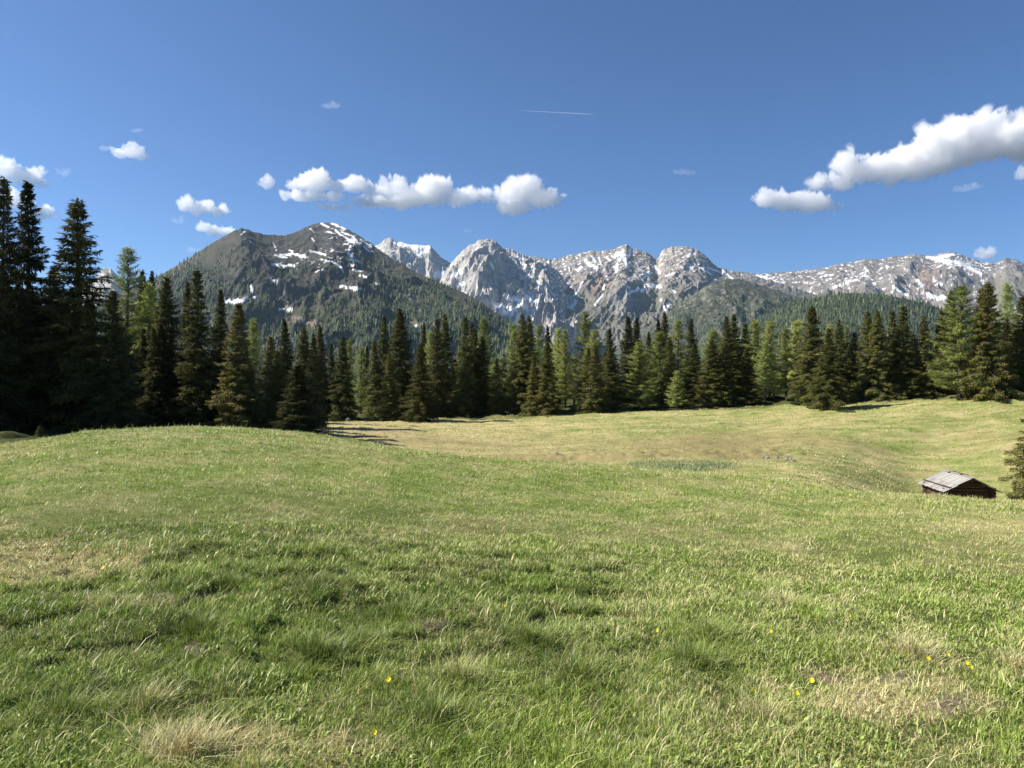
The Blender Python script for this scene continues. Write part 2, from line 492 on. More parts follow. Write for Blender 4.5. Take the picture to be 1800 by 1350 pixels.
def build_grass():
    B = Batch()
    # near turf: tufts of blades over a short uniform sward
    for N, r0, r1, p, segs, tuft in ((370000, 1.8, 9.5, 1.75, 2, 0), (600000, 1.8, 9.5, 1.75, 2, 1), (300000, 9.0, 30.0, 1.45, 1, 0), (550000, 9.0, 30.0, 1.45, 1, 1)):
        if tuft:
            nb = 20
            cx, cyy, cr = scatter(N // nb, r0, r1, p, 56 if r0 < 5 else 47)
            th_ = np.clip(rng.lognormal(0, .34, N // nb), .45, 2.1)
            tt_ = rng.normal(0, .20, N // nb); td_ = rng.normal(0, .16, N // nb)
            rad = (.020 + .0035 * cr) * rng.uniform(.6, 1.5, N // nb)
            i = np.repeat(np.arange(N // nb), nb); N = len(i)
            q = np.abs(rng.normal(0, 1, N)) * rad[i]; an = rng.uniform(0, 2 * np.pi, N)
            x = cx[i] + q * np.cos(an); y = cyy[i] + q * np.sin(an); r = np.hypot(x, y)
            hs, ts, ds = th_[i], tt_[i], td_[i]
            head = np.where(rng.random(N) < .5, an + rng.normal(0, .6, N), rng.uniform(0, 6.28, N))
            lean = np.abs(rng.normal(.35, .3, N)) + .35 * np.clip(q / rad[i], 0, 2)
        else:
            x, y, r = scatter(N, r0, r1, p, 56 if r0 < 5 else 47)
            hs, ts, ds = .72, 0, 0
            head = rng.uniform(0, 6.28, N); lean = np.abs(rng.normal(.7, .5, N))
        z = height(x, y)
        dr = dryness(x, y, z)
        bare = patches(x, y, z, BARE, fbm(x / .8, y / .8, 3, 62))
        flat = patches(x, y, z, DRY, fbm(x / 1.3, y / 1.3, 4, 61))
        _, _, px, d = polar(x, y)
        lump = fbm(x / .45, y / .45, 2, 301); big = fbm(x / 2.4, y / 2.4, 3, 305)
        rough = sstep(3.4, 4.3, r) * (1 - sstep(8.0, 11.0, r)) * (1 - sstep(950, 1250, px))
        k = (rng.random(N) > bare * 1.15) & (rng.random(N) > 0.4 * sstep(.1, -.5, lump))
        h = (0.031 + 0.011 * lump + 0.011 * big + 0.012 * rough) * rng.uniform(.5, 1.4, N) * hs
        h = np.clip(h, .010, .14) * (1 + .6 * sstep(9, 20, r)) * (1 - 0.35 * flat)
        w = np.maximum(0.0030, 0.00078 * r) * rng.uniform(.6, 1.35, N)
        dd = np.clip(dr + ds, 0, 1)
        dry = (rng.random(N) < np.clip(dd * .95 - .05, 0.02, .93)).astype(float) * rng.uniform(.45, .95, N) + dd * .22
        tone = np.clip(0.63 + .28 * lump + .24 * big + rng.normal(0, .17, N) + ts * 1.15 - .17 * rough, 0, 1)
        B.add(*blades(x[k], y[k], z[k], h[k], w[k], lean[k], head[k], np.clip(dry[k], 0, 1), tone[k], segs))
    # small round leaved herbs lying low between the grass
    N = 60000
    x, y, r = scatter(N, 2.3, 7.5, 1.8)
    hb = fbm(x / .9 + 40, y / .9, 3, 351)
    k = rng.random(N) < sstep(.0, .35, hb) * .9 + .06
    x, y = x[k], y[k]; N = len(x); z = height(x, y)
    B.add(*blades(x, y, z + rng.uniform(.006, .028, N), rng.uniform(.010, .020, N), rng.uniform(.006, .012, N), rng.uniform(.9, 2.2, N), rng.uniform(0, 6.28, N), rng.uniform(0, .12, N), np.clip(rng.normal(.55, .22, N), 0, 1), 2))
    # dead thatch and pale blades lying across the turf
    N = 26000
    x, y, r = scatter(N, 2.4, 14, 1.9); z = height(x, y)
    dr = dryness(x, y, z)
    k = rng.random(N) < .10 + 1.1 * np.clip(dr - .2, 0, 1)
    x, y, z, r = x[k], y[k], z[k], r[k]; N = len(x)
    B.add(*blades(x, y, z + .012, rng.uniform(.025, .075, N), np.maximum(.0026, .0008 * r) * rng.uniform(.6, 1.3, N), rng.uniform(.9, 2.6, N), rng.uniform(0, 6.28, N),
                  rng.uniform(.6, 1, N), rng.uniform(.3, 1, N), 2))
    N = 900
    x, y, r = scatter(N, 2.4, 9, 1.9); z = height(x, y)
    B.add(*blades(x, y, z + .01, rng.uniform(.05, .11, N), np.maximum(.0036, .0010 * r) * rng.uniform(.7, 1.3, N), rng.uniform(.5, 1.5, N), rng.normal(.3, 1.0, N),
                  rng.uniform(.5, 1, N), rng.uniform(.8, 1, N), 2))
    # tussocks: straw ones and dark green ones
    for px, py, rad, nb, hh, dr, tn in ((330, 1322, .17, 1500, .13, .95, .55), (255, 1245, .14, 700, .15, .8, .5), (1605, 1150, .16, 800, .17, .95, .75), (1790, 1175, .1, 400, .14, .95, .8),
                                        (805, 1195, .15, 700, .17, .5, .6), (345, 1110, .22, 1500, .105, .05, .25), (640, 1140, .22, 1300, .105, .08, .3), (700, 1085, .25, 1300, .105, .05, .28),
                                        (930, 1130, .30, 1700, .105, .05, .25), (560, 1040, .25, 1000, .105, .1, .25), (400, 1030, .3, 1100, .105, .05, .25), (560, 1150, .25, 1000, .105, .05, .3),
                                        (1375, 1060, .18, 500, .16, .9, .8), (1382, 970, .25, 500, .16, .95, .8), (1340, 1260, .15, 500, .12, .85, .6), (760, 1270, .2, 900, .13, .1, .3),
                                        (1220, 1170, .22, 1000, .14, .1, .35), (120, 1260, .2, 900, .12, .05, .4), (1010, 1195, .18, 700, .15, .1, .35), (1245, 1120, .2, 700, .13, .15, .5)):
        d = EYE / ((py - HZ) / F)
        for _ in range(8):
            xx, yy = at(px, d); d = (EYE - h1(xx, yy)) / ((py - HZ) / F)
        cx, cyy = at(px, d)
        nb = int(nb * (.62 if dr > .3 else 1.1)); q = np.abs(rng.normal(0, .55, nb)) * rad * 1.1; th = rng.uniform(0, 2 * np.pi, nb)
        x = cx + q * np.cos(th); y = cyy + q * np.sin(th); z = height(x, y)
        out = np.where(rng.random(nb) < .7, th, rng.uniform(0, 6.28, nb))
        hh *= .80 if dr > .3 else 1.0; nbk = rng.random(nb)
        B.add(*blades(x, y, z, hh * rng.uniform(.25, 1.3, nb), .0030 * rng.uniform(.6, 1.4, nb), .2 + 1.7 * q / rad * rng.uniform(.2, 1.3, nb) + .8 * (nbk < .25), out + rng.normal(0, .8, nb),
                      np.clip(rng.normal(dr * .85, .25, nb), 0, 1), np.clip(rng.normal(tn - .12, .2, nb), 0, 1), 2))
    # tall thin stalks along the crest of the mound and here and there
    N = 140
    px = rng.uniform(-60, 760, N); d = rng.normal(24, 1.6, N); x = (px - 900) / F * d; y = d; z = height(x, y)
    B.add(*blades(x, y, z, rng.uniform(.08, .24, N), np.full(N, .013), rng.uniform(.1, .5, N), rng.normal(.2, 1, N), rng.uniform(.6, 1, N), rng.uniform(.2, .8, N), 2))
    # short tufts of the far side of the hollow
    N = 260000
    x, y, r = scatter(N, 34, 112, .8)
    _, _, px, d = polar(x, y)
    k = d < treeline(px) + 1
    x, y, r, px, d = x[k], y[k], r[k], px[k], d[k]; N = len(x); z = height(x, y)
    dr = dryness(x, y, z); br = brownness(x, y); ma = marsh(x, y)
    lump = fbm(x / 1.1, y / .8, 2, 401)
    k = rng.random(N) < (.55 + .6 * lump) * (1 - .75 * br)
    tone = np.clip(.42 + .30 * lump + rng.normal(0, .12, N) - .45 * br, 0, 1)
    dry = np.clip(dr * .9 + rng.normal(0, .16, N), 0, 1)
    dry = np.where(ma > .6, dry * .4, dry); tone = np.where(ma > .6, .35, tone)
    h = rng.uniform(.05, .13, N) * (1 + .5 * lump)
    h = np.where(ma > .5, h * 1.5, h)
    B.add(*[q for q in blades(x[k], y[k], z[k], h[k], .00085 * r[k] * rng.uniform(.6, 1.7, k.sum()), rng.uniform(.1, .9, k.sum()), rng.normal(.1, 1.2, k.sum()), dry[k], tone[k], 1)])
    return tag(link("meadow_grass", B.build("meadow_grass", M_GRASS)), kind='stuff', label="green and straw grass of the alpine meadow", cat="grass")
build_grass()

# sedge of the wet hollow
def build_sedge():
    N = 16000
    px = rng.uniform(1060, 1320, N); d = rng.uniform(44, 56, N); x = (px - 900) / F * d; y = d
    k = rng.random(N) < marsh(x, y); x, y, d = x[k], y[k], d[k]; N = len(x); z = height(x, y)
    B = Batch()
    lump = fbm(x / 1.2, y / 1.2, 2, 501)
    B.add(*blades(x, y, z, rng.uniform(.10, .24, N), np.full(N, .04), rng.uniform(.1, .6, N), rng.normal(.2, 1, N), np.clip(rng.normal(.22, .2, N), 0, 1), np.clip(.45 + .5 * lump + rng.normal(0, .2, N), 0, 1), 1))
    m = grass_material("sedge_blades", (0.085, 0.13, 0.055), (0.23, 0.30, 0.13), (0.3, 0.25, 0.12), (0.5, 0.45, 0.25))
    return tag(link("marsh_sedge", B.build("marsh_sedge", m)), kind='stuff', label="blue green sedge in the wet hollow", cat="sedge")
build_sedge()

# ------------------------------------------------------------------ trees
def tree_material(name, dark, light, tip, trans, rough=0.6):
    t = NT(name)
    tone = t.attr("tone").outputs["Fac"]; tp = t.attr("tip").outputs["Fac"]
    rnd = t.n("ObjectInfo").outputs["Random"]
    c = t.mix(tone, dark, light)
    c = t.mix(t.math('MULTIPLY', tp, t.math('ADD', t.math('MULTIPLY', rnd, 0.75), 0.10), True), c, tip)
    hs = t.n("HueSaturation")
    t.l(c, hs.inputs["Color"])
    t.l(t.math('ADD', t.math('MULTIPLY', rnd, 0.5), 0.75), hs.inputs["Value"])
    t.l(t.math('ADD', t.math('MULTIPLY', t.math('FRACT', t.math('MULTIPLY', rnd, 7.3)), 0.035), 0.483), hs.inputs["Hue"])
    return t.leafy(hs.outputs[0], trans, rough, 0.06)
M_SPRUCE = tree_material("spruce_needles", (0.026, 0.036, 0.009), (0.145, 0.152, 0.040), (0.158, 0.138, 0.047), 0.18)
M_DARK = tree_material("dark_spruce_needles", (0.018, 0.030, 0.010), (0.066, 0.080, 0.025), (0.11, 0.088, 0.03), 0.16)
M_LARCH = tree_material("larch_needles", (0.120, 0.158, 0.038), (0.35, 0.40, 0.11), (0.42, 0.45, 0.16), 0.40)
def bark_material():
    t = NT("bark"); P = t.n("TexCoord").outputs["Object"]
    c = t.mix(t.noise(9, 5, .7, P), (0.045, 0.035, 0.028), (0.19, 0.155, 0.125))
    return t.surf(t.principled(c, .9, .1))
M_BARK = bark_material()

def tube(path, rad, k=6):
    """tapered tube through path points (n,3) with radii (n,)"""
    path = np.asarray(path, float); n_ = len(path)
    tdir = np.gradient(path, axis=0); tdir /= np.linalg.norm(tdir, axis=1)[:, None] + 1e-9
    ref = np.where(np.abs(tdir[:, 2:3]) > .9, np.array([[1., 0, 0]]), np.array([[0, 0, 1.]]))
    a = np.cross(tdir, ref); a /= np.linalg.norm(a, axis=1)[:, None] + 1e-9
    b = np.cross(tdir, a)
    th = np.arange(k) * 2 * np.pi / k
    V = path[:, None] + (a[:, None] * np.cos(th)[None, :, None] + b[:, None] * np.sin(th)[None, :, None]) * np.asarray(rad)[:, None, None]
    i = np.arange(n_ - 1)[:, None] * k + np.arange(k)[None]
    j = np.arange(n_ - 1)[:, None] * k + (np.arange(k)[None] + 1) % k
    return V.reshape(-1, 3), np.stack([i, j, j + k, i + k], -1).reshape(-1, 4)

class Tubes:
    def __init__(s): s.V, s.F, s.n = [], [], 0
    def add(s, path, rad, k=6):
        V, f = tube(path, rad, k); s.V.append(V); s.F.append(f + s.n); s.n += len(V)
    def mesh(s, name, mat): return raw_mesh(name, np.concatenate(s.V), [np.concatenate(s.F)], {}, [mat], True)

def sprays(P, D, Nn, ln, wd):
    """bent diamond leaves: base P, direction D, side from normal Nn"""
    D = D / (np.linalg.norm(D, axis=1)[:, None] + 1e-9)
    sd_ = np.cross(D, Nn); sd_ /= np.linalg.norm(sd_, axis=1)[:, None] + 1e-9
    up = np.cross(sd_, D)
    m = P + D * (ln * .45)[:, None]
    V = np.stack([P, m + sd_ * (wd * .5)[:, None] - up * (wd * .22)[:, None], P + D * ln[:, None] - up * (ln * .12)[:, None], m - sd_ * (wd * .5)[:, None] - up * (wd * .22)[:, None]], 1)
    return V.reshape(-1, 3), np.arange(len(P) * 4).reshape(-1, 4)

def conifer(seed, kind, H=18.0, R=3.0, full=1.0):
    g = np.random.default_rng(seed)
    larch = kind == 'L'
    T = Tubes()
    zz = np.linspace(-.6, H, 14)
    bend = np.cumsum(g.normal(0, .035, (14, 2)), 0) * (zz / H)[:, None]
    rad = (0.24 if not larch else 0.21) * (1 - zz / H) ** .8 + .012; rad[0] *= 1.35
    T.add(np.c_[bend, zz], rad, 8)
    def axis(z): return np.array([np.interp(z, zz, bend[:, 0]), np.interp(z, zz, bend[:, 1]), z])
    PV, PD, PN, PL, PW, PT, PP = [], [], [], [], [], [], []
    z = H * (0.02 if not larch else g.uniform(.10, .16))
    gap = g.uniform(0, 6.28)
    while z < H * .992:
        u = z / H
        prof = R * (min(1, (1 - u) * (1.16 if not larch else 1.2)) ** (.95 if not larch else .66)) * (0.82 + .18 * min(1, u / .10)) * (1 + .10 * math.sin(z * 1.9 + seed)) + .10
        if larch: prof *= 0.55 + 0.45 * min(1, (u - .05) / .2)
        nb = int(g.integers(6, 9)) if not larch else int(g.integers(5, 8))
        a0 = g.uniform(0, 6.28)
        for b in range(nb):
            az = a0 + b * 2 * np.pi / nb + g.normal(0, .22)
            L = prof * (g.uniform(.66, 1.18) if not larch else g.uniform(.45, 1.3))
            if g.random() < (.07 if not larch else .12): L *= .55
            dr = np.array([math.cos(az), math.sin(az), 0.0]); la = np.array([-math.sin(az), math.cos(az), 0.0])
            e0 = np.interp(u, [0, .35, .75, 1], [-.30, -.14, .22, 1.0]) if not larch else np.interp(u, [0, .3, .7, 1], [.02, .12, .4, 1.1])
            sag = np.interp(u, [0, .5, 1], [.28, .30, .08]) if not larch else g.uniform(.0, .22)
            base = axis(z + g.normal(0, .15))
            def pt(s):
                return base[None] + dr[None] * (s * L)[:, None] + np.array([[0, 0, 1.]]) * (L * (e0 * s - sag * s * s + (.20 if not larch else .18) * s ** 4))[:, None]
            if L > .5:
                sb = np.array([0, .45, .95]); T.add(pt(sb), np.array([.045, .03, .008]) * (.5 + L / 3.5), 4)
            M = int((9 + 40 * L * (0.6 + .30 * L)) * full * (1.0 if not larch else 1.15))
            s = g.uniform(.06, 1, M) ** .66
            v = g.normal(0, .5, M).clip(-1, 1)
            wdt = (0.34 * L * (1 - s) ** .7 + 0.12) if not larch else (0.26 * L * (1 - s) ** .7 + .10)
            lv = v * wdt
            P = pt(s) + la[None] * lv[:, None]
            P[:, 2] -= (.30 if not larch else .22) * np.abs(lv) + g.random(M) ** 2 * (.16 + .10 * L) * (1.0 if not larch else 1.2) * (1 - u * .6)
            hang = g.random(M) < (.30 if not larch else .30)
            D = dr[None] * (.9) + la[None] * (np.sign(v) * g.uniform(.2, 1.1, M))[:, None] + g.normal(0, .22, (M, 3))
            D[:, 2] += (e0 * .5 - .15)
            D[hang] = D[hang] * .35 + np.array([0, 0, -1.0])
            Nn = np.array([[0, 0, 1.]]) + g.normal(0, .45, (M, 3)); Nn[hang] += dr[None] * 2
            PV.append(P); PD.append(D); PN.append(Nn)
            if not larch:
                PL.append(g.uniform(.20, .42, M) * (.7 + .3 * min(1, L)));  PW.append(g.uniform(.07, .135, M))
            else:
                PL.append(g.uniform(.14, .34, M)); PW.append(g.uniform(.05, .10, M))
            cl = g.normal(0, .16)
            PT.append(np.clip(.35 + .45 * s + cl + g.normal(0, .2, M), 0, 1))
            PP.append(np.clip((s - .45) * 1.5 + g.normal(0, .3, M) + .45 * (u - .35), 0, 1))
        z += np.interp(u, [0, .6, 1], [.54, .42, .20]) * g.uniform(.6, 1.4) * (1.0 if not larch else 1.15)
    # leader
    M = 60; s = g.random(M); P = np.stack([axis(H * (.965 + .04 * q)) for q in s]); az = g.uniform(0, 6.28, M)
    PV.append(P); PD.append(np.stack([np.cos(az), np.sin(az), np.full(M, 1.2)], -1)); PN.append(g.normal(0, 1, (M, 3)))
    PL.append(g.uniform(.12, .3, M) * (1.15 - s)); PW.append(g.uniform(.05, .09, M)); PT.append(np.full(M, .6)); PP.append(np.full(M, .4))
    V, f = sprays(np.concatenate(PV), np.concatenate(PD), np.concatenate(PN), np.concatenate(PL), np.concatenate(PW))
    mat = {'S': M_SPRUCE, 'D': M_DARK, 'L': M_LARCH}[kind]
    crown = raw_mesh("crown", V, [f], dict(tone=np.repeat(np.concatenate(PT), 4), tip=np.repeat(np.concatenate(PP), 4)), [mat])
    return T.mesh("trunk", M_BARK), crown

PROTO = {'S': [], 'D': [], 'L': [], 'W': []}
for i in range(3): PROTO['W'].append(conifer(190 + i, 'S', R=4.2, full=1.45))
for i in range(5): PROTO['S'].append(conifer(100 + i, 'S', R=[2.9, 3.1, 2.7, 3.0, 2.8][i]))
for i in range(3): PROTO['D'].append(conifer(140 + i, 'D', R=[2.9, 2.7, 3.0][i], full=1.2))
for i in range(4): PROTO['L'].append(conifer(170 + i, 'L', R=3.0, full=1.0))
TREE_SRC = {}
trng = random.Random(4)
_cnt = {'S': 0, 'D': 0, 'L': 0, 'W': 0}
def tree(kind, px, top, d, hw, label, group, name=None):
    x, y = at(px, d)
    zb = h1(x, y) - .05
    H = Z(top, d) - zb
    i = _cnt[kind] % len(PROTO[kind]); _cnt[kind] += 1
    if (kind, i) not in TREE_SRC:
        r = empty(name or ("larch_tree" if kind == 'L' else "spruce_tree"))
        tk, cr = PROTO[kind][i]
        link("trunk", tk, r); link("crown", cr, r)
        TREE_SRC[(kind, i)] = r
    else:
        r = copy_tree(TREE_SRC[(kind, i)])
        if name: r.name = name
    sx = (hw * (1.17 if kind != 'W' else 1.0) * d / F) / (3.0 if kind != 'W' else 4.2)
    r.location = (x, y, zb)
    r.rotation_euler = (0, 0, trng.uniform(0, 6.28))
    r.scale = (sx * trng.uniform(.95, 1.05), sx * trng.uniform(.95, 1.05), H / 18.0)
    tag(r, label, "tree", group)
    return r
GL_, GE = "trees of the dark stand on the left", "trees along the far edge of the meadow"
T_ = [
 # left stand
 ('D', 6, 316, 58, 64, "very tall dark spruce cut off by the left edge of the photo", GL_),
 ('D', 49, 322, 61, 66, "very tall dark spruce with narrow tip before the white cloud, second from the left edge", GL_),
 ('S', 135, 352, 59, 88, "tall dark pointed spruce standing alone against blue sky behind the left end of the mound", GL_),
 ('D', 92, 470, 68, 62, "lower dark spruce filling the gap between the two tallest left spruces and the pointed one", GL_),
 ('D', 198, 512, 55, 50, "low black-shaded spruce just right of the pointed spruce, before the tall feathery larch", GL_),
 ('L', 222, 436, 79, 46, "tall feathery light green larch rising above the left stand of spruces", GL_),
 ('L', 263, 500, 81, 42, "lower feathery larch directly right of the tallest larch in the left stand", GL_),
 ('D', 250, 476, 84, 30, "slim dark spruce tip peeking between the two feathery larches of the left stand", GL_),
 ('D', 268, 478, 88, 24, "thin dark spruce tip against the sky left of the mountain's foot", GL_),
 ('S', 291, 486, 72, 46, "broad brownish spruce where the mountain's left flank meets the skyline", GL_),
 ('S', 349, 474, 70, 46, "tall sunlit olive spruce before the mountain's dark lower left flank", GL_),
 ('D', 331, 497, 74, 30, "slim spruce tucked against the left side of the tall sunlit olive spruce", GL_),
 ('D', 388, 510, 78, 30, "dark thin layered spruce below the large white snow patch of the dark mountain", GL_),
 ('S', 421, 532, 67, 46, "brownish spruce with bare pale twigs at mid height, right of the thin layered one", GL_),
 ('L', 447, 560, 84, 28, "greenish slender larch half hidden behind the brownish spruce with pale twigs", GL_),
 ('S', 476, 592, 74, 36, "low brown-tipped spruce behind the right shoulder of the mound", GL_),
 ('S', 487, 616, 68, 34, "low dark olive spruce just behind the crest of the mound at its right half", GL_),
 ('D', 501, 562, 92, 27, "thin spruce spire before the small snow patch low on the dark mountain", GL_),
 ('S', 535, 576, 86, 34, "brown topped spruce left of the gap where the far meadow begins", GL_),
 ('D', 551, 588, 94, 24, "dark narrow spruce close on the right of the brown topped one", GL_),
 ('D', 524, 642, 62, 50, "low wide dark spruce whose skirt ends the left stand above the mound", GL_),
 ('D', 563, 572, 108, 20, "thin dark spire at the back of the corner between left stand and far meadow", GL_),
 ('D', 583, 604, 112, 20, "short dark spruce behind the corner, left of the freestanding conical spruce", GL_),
 # far edge
 ('W', 601, 592, 107, 34, "regular conical brown-green spruce first from the left along the far meadow", GE),
 ('L', 614, 597, 132, 16, "small light larch top behind the first conical spruce of the far meadow", GE),
 ('L', 634, 610, 122, 20, "slim bright larch with open crown right of the first conical spruce", GE),
 ('D', 645, 608, 136, 16, "thin dark spruce tip right behind the slim bright larch", GE),
 ('S', 660, 598, 118, 24, "olive spruce left of the tallest twin spruces below the snowless forest slope", GE),
 ('S', 674, 555, 123, 26, "tall slender spruce left neighbour of the broadest middle spruce", GE),
 ('W', 704, 542, 113, 46, "broadest and tallest spruce in the middle left of the far tree line", GE),
 ('S', 687, 622, 107, 24, "golden brown sunlit spruce leaning on the left front of the broadest spruce", GE),
 ('D', 745, 569, 138, 16, "thin dark spire beside the tiny snow spot, right of the broadest spruce", GE),
 ('W', 739, 603, 104, 37, "fresh green conical spruce standing foremost with its skirt on the meadow", GE),
 ('L', 756, 583, 126, 20, "bright larch top just behind the foremost fresh green spruce", GE),
 ('S', 768, 560, 117, 27, "left one of a pair of tall spruces right of the foremost green spruce", GE),
 ('S', 783, 552, 122, 24, "right one of a pair of tall spruces right of the foremost green spruce", GE),
 ('S', 816, 557, 114, 30, "tall dense brown spruce below the right foot of the forested slope", GE),
 ('D', 829, 567, 124, 20, "dark spruce tip showing just right of the tall dense brown spruce", GE),
 ('S', 835, 577, 117, 24, "narrow spruce between the tall dense brown spruce and a bright larch", GE),
 ('L', 851, 559, 127, 26, "bright larch with rounded top before the valley notch, left of a gap", GE),
 ('S', 848, 592, 117, 26, "brownish spruce standing in front of the rounded bright larch", GE),
 ('S', 874, 630, 113, 18, "short thin spruce in the gap below the notch between the mountains", GE),
 ('D', 886, 622, 130, 16, "dark short spruce behind the gap below the notch between the mountains", GE),
 ('L', 903, 568, 125, 24, "bright larch left of the spruce pair below the steep snow gully", GE),
 ('W', 920, 551, 114, 40, "broad tall spruce with the left tip of a pair below the steep snow gully", GE),
 ('S', 931, 556, 118, 24, "spruce with the right tip of a pair below the steep snow gully", GE),
 ('S', 938, 622, 110, 20, "small spruce at the feet of the pair below the snow gully", GE),
 ('L', 946, 571, 129, 22, "larch top right behind the spruce pair below the snow gully", GE),
 ('D', 963, 572, 134, 18, "dark spruce tip against the grey rock between two larch tops", GE),
 ('S', 963, 600, 109, 25, "reddish brown spruce whose foot reaches out into the meadow below grey cliffs", GE),
 ('L', 981, 577, 123, 24, "left crown of two light larches with pale twigs right of the reddish spruce", GE),
 ('L', 994, 580, 121, 20, "right crown of two light larches with pale twigs right of the reddish spruce", GE),
 ('L', 1030, 549, 121, 30, "tall pointed larch rising highest in the middle of the far tree line", GE),
 ('L', 1044, 580, 114, 28, "larch leaning on the right of the tall pointed middle larch", GE),
 ('S', 1032, 612, 109, 20, "slender brown-green spruce below the tall pointed middle larch", GE),
 ('S', 1047, 606, 107, 26, "spruce with full green skirt right in front of the middle larches", GE),
 ('D', 1072, 579, 124, 24, "dark spruce with narrow spire left of the dark twin spires", GE),
 ('S', 1073, 611, 111, 24, "brown spruce in front of the narrow dark spire left of the twin spires", GE),
 ('D', 1104, 557, 127, 27, "left one of two dark twin spires with tiered branches", GE),
 ('D', 1118, 559, 130, 22, "right one of two dark twin spires with tiered branches", GE),
 ('L', 1124, 602, 111, 36, "full grey-green larch below the right dark twin spire", GE),
 ('D', 1141, 584, 134, 18, "small dark spire left of the dark pair below the rocky knob", GE),
 ('D', 1157, 562, 134, 20, "left spire of the dark pair below the flat topped rock peak", GE),
 ('D', 1168, 550, 137, 22, "right higher spire of the dark pair below the flat topped rock peak", GE),
 ('L', 1160, 583, 119, 32, "wide larch with ragged crown in front of the dark pair of spires", GE),
 ('L', 1138, 684, 108, 18, "small young larch at the meadow edge below the wide ragged larch", GE),
 ('L', 1191, 563, 118, 30, "tall bright larch below the flat topped rock peak", GE),
 ('L', 1190, 652, 106, 20, "slim small larch with visible pale stem on the meadow edge", GE),
 ('S', 1178, 596, 112, 24, "rust brown spruce in front of the tall bright larch", GE),
 ('D', 1215, 561, 125, 22, "dark spruce spire directly right of the tall bright larch", GE),
 ('S', 1222, 604, 111, 28, "brown-green spruce below the dark spire right of the bright larch", GE),
 ('L', 1255, 579, 121, 32, "rounded larch behind the conical spruce, left of the rusty twin spruces", GE),
 ('W', 1250, 596, 108, 37, "conical green spruce with dense skirt left of the rusty twin spruces", GE),
 ('S', 1280, 557, 116, 28, "left tip of the rusty twin spruces in the right middle of the tree line", GE),
 ('S', 1290, 552, 120, 27, "right tip of the rusty twin spruces in the right middle of the tree line", GE),
 ('S', 1276, 602, 108, 28, "spruce in front of the rusty twin spruces, lower and olive green", GE),
 ('S', 1311, 568, 116, 26, "brown spruce squeezed between the rusty twins and the two round larches", GE),
 ('S', 1313, 612, 108, 26, "lower spruce at the feet of the brown one left of the round larches", GE),
 ('L', 1329, 564, 115, 30, "left one of two round topped larches with pale lower trunks", GE),
 ('L', 1353, 565, 117, 30, "right one of two round topped larches with pale lower trunks", GE),
 ('L', 1345, 600, 110, 24, "lower larch standing in front of the two round topped larches", GE),
 ('L', 1382, 578, 111, 26, "light larch with drooping branches left of the tall slim larch", GE),
 ('L', 1400, 564, 110, 30, "tall slim larch leaning against the big dark green spruce", GE),
 ('W', 1427, 537, 103, 44, "big pointed spruce left behind the freestanding meadow spruce", GE),
 ('W', 1455, 577, 94.5, 39, "freestanding spruce in front of the tree line casting a shadow on the meadow", GE),
 ('L', 1459, 570, 115, 22, "yellow-green larch tip right behind the freestanding meadow spruce", GE),
 ('S', 1477, 562, 107, 26, "spruce tip rising just right behind the freestanding meadow spruce", GE),
 ('L', 1488, 574, 118, 20, "faint larch right of the freestanding meadow spruce, behind a spruce", GE),
 ('S', 1502, 584, 107, 26, "brownish low topped spruce behind the start of the lone tree's shadow", GE),
 ('S', 1526, 546, 105, 28, "slender spruce, left one of two equal spires above the lone tree's shadow", GE),
 ('W', 1543, 546, 102, 38, "wide skirted spruce, right one of two equal spires above the lone tree's shadow", GE),
 ('S', 1570, 547, 104, 30, "spruce with blunt tip, left of the tall brown one on the right", GE),
 ('S', 1588, 537, 102, 32, "tall brown coned spruce below the forested hump's right end", GE),
 ('D', 1606, 588, 108, 22, "greyish half bare spruce in the dip between two taller brown spruces", GE),
 ('S', 1627, 556, 101, 28, "olive spruce right of the greyish half bare spruce", GE),
 ('S', 1655, 545, 101, 24, "narrow brown spruce left of the great open branched larch", GE),
 ('D', 1672, 512, 107, 30, "dark spruce hidden behind the great open branched larch", GE),
 ('L', 1687, 502, 95, 48, "great bright larch with open branches and thick pale trunk on the right", GE),
 ('W', 1738, 495, 92.5, 48, "massive reddish brown column spruce right of the great bright larch", GE),
 ('S', 1727, 506, 94, 34, "second tip of the massive reddish brown spruce, slightly lower and left", GE),
 ('L', 1772, 499, 106, 26, "thin tall larch with green tip right of the massive reddish spruce", GE),
 ('D', 1771, 562, 99, 28, "dark shaded spruce below the thin tall larch near the right edge", GE),
 ('S', 1799, 520, 95, 42, "tall spruce on the meadow edge cut by the right edge of the photo", GE),
 ('W', 1838, 625, 43, 66, "near spruce cut by the right edge of the photo beside the log hut", None),
 # young trees
 ('S', 70, 748, 45, 12, "tiny young spruce in the shade before the left stand", None),
 ('S', 823, 724, 110, 5, "tiny seedling spruce at the shaded edge of the far meadow, left of two", None),
 ('S', 866, 716, 111, 6, "tiny seedling spruce at the shaded edge of the far meadow, right of two", None),
]
for kind, px, top, d, hw, label, group in T_:
    tree(kind, px, top, d, hw, label, group)
# the wood behind the first row
fr = random.Random(11)
k = 0
while k < 90:
    px = fr.uniform(-20, 1820) if k < 64 else fr.uniform(-20, 420)
    d = float(treeline(px)) + fr.uniform(14, 48) if px > 560 else fr.uniform(70, 98)
    top = np.interp(px, [0, 200, 330, 500, 600, 900, 1200, 1500, 1600, 1800], [470, 540, 585, 640, 640, 628, 618, 612, 600, 580]) + fr.uniform(-6, 30)
    tree('D' if fr.random() < (.68 if px < 900 else .45) or px < 560 else 'L', px, top, d, fr.uniform(20, 30), "tree standing in the shade of the wood behind the front row", "trees in the wood behind the front row")
    k += 1
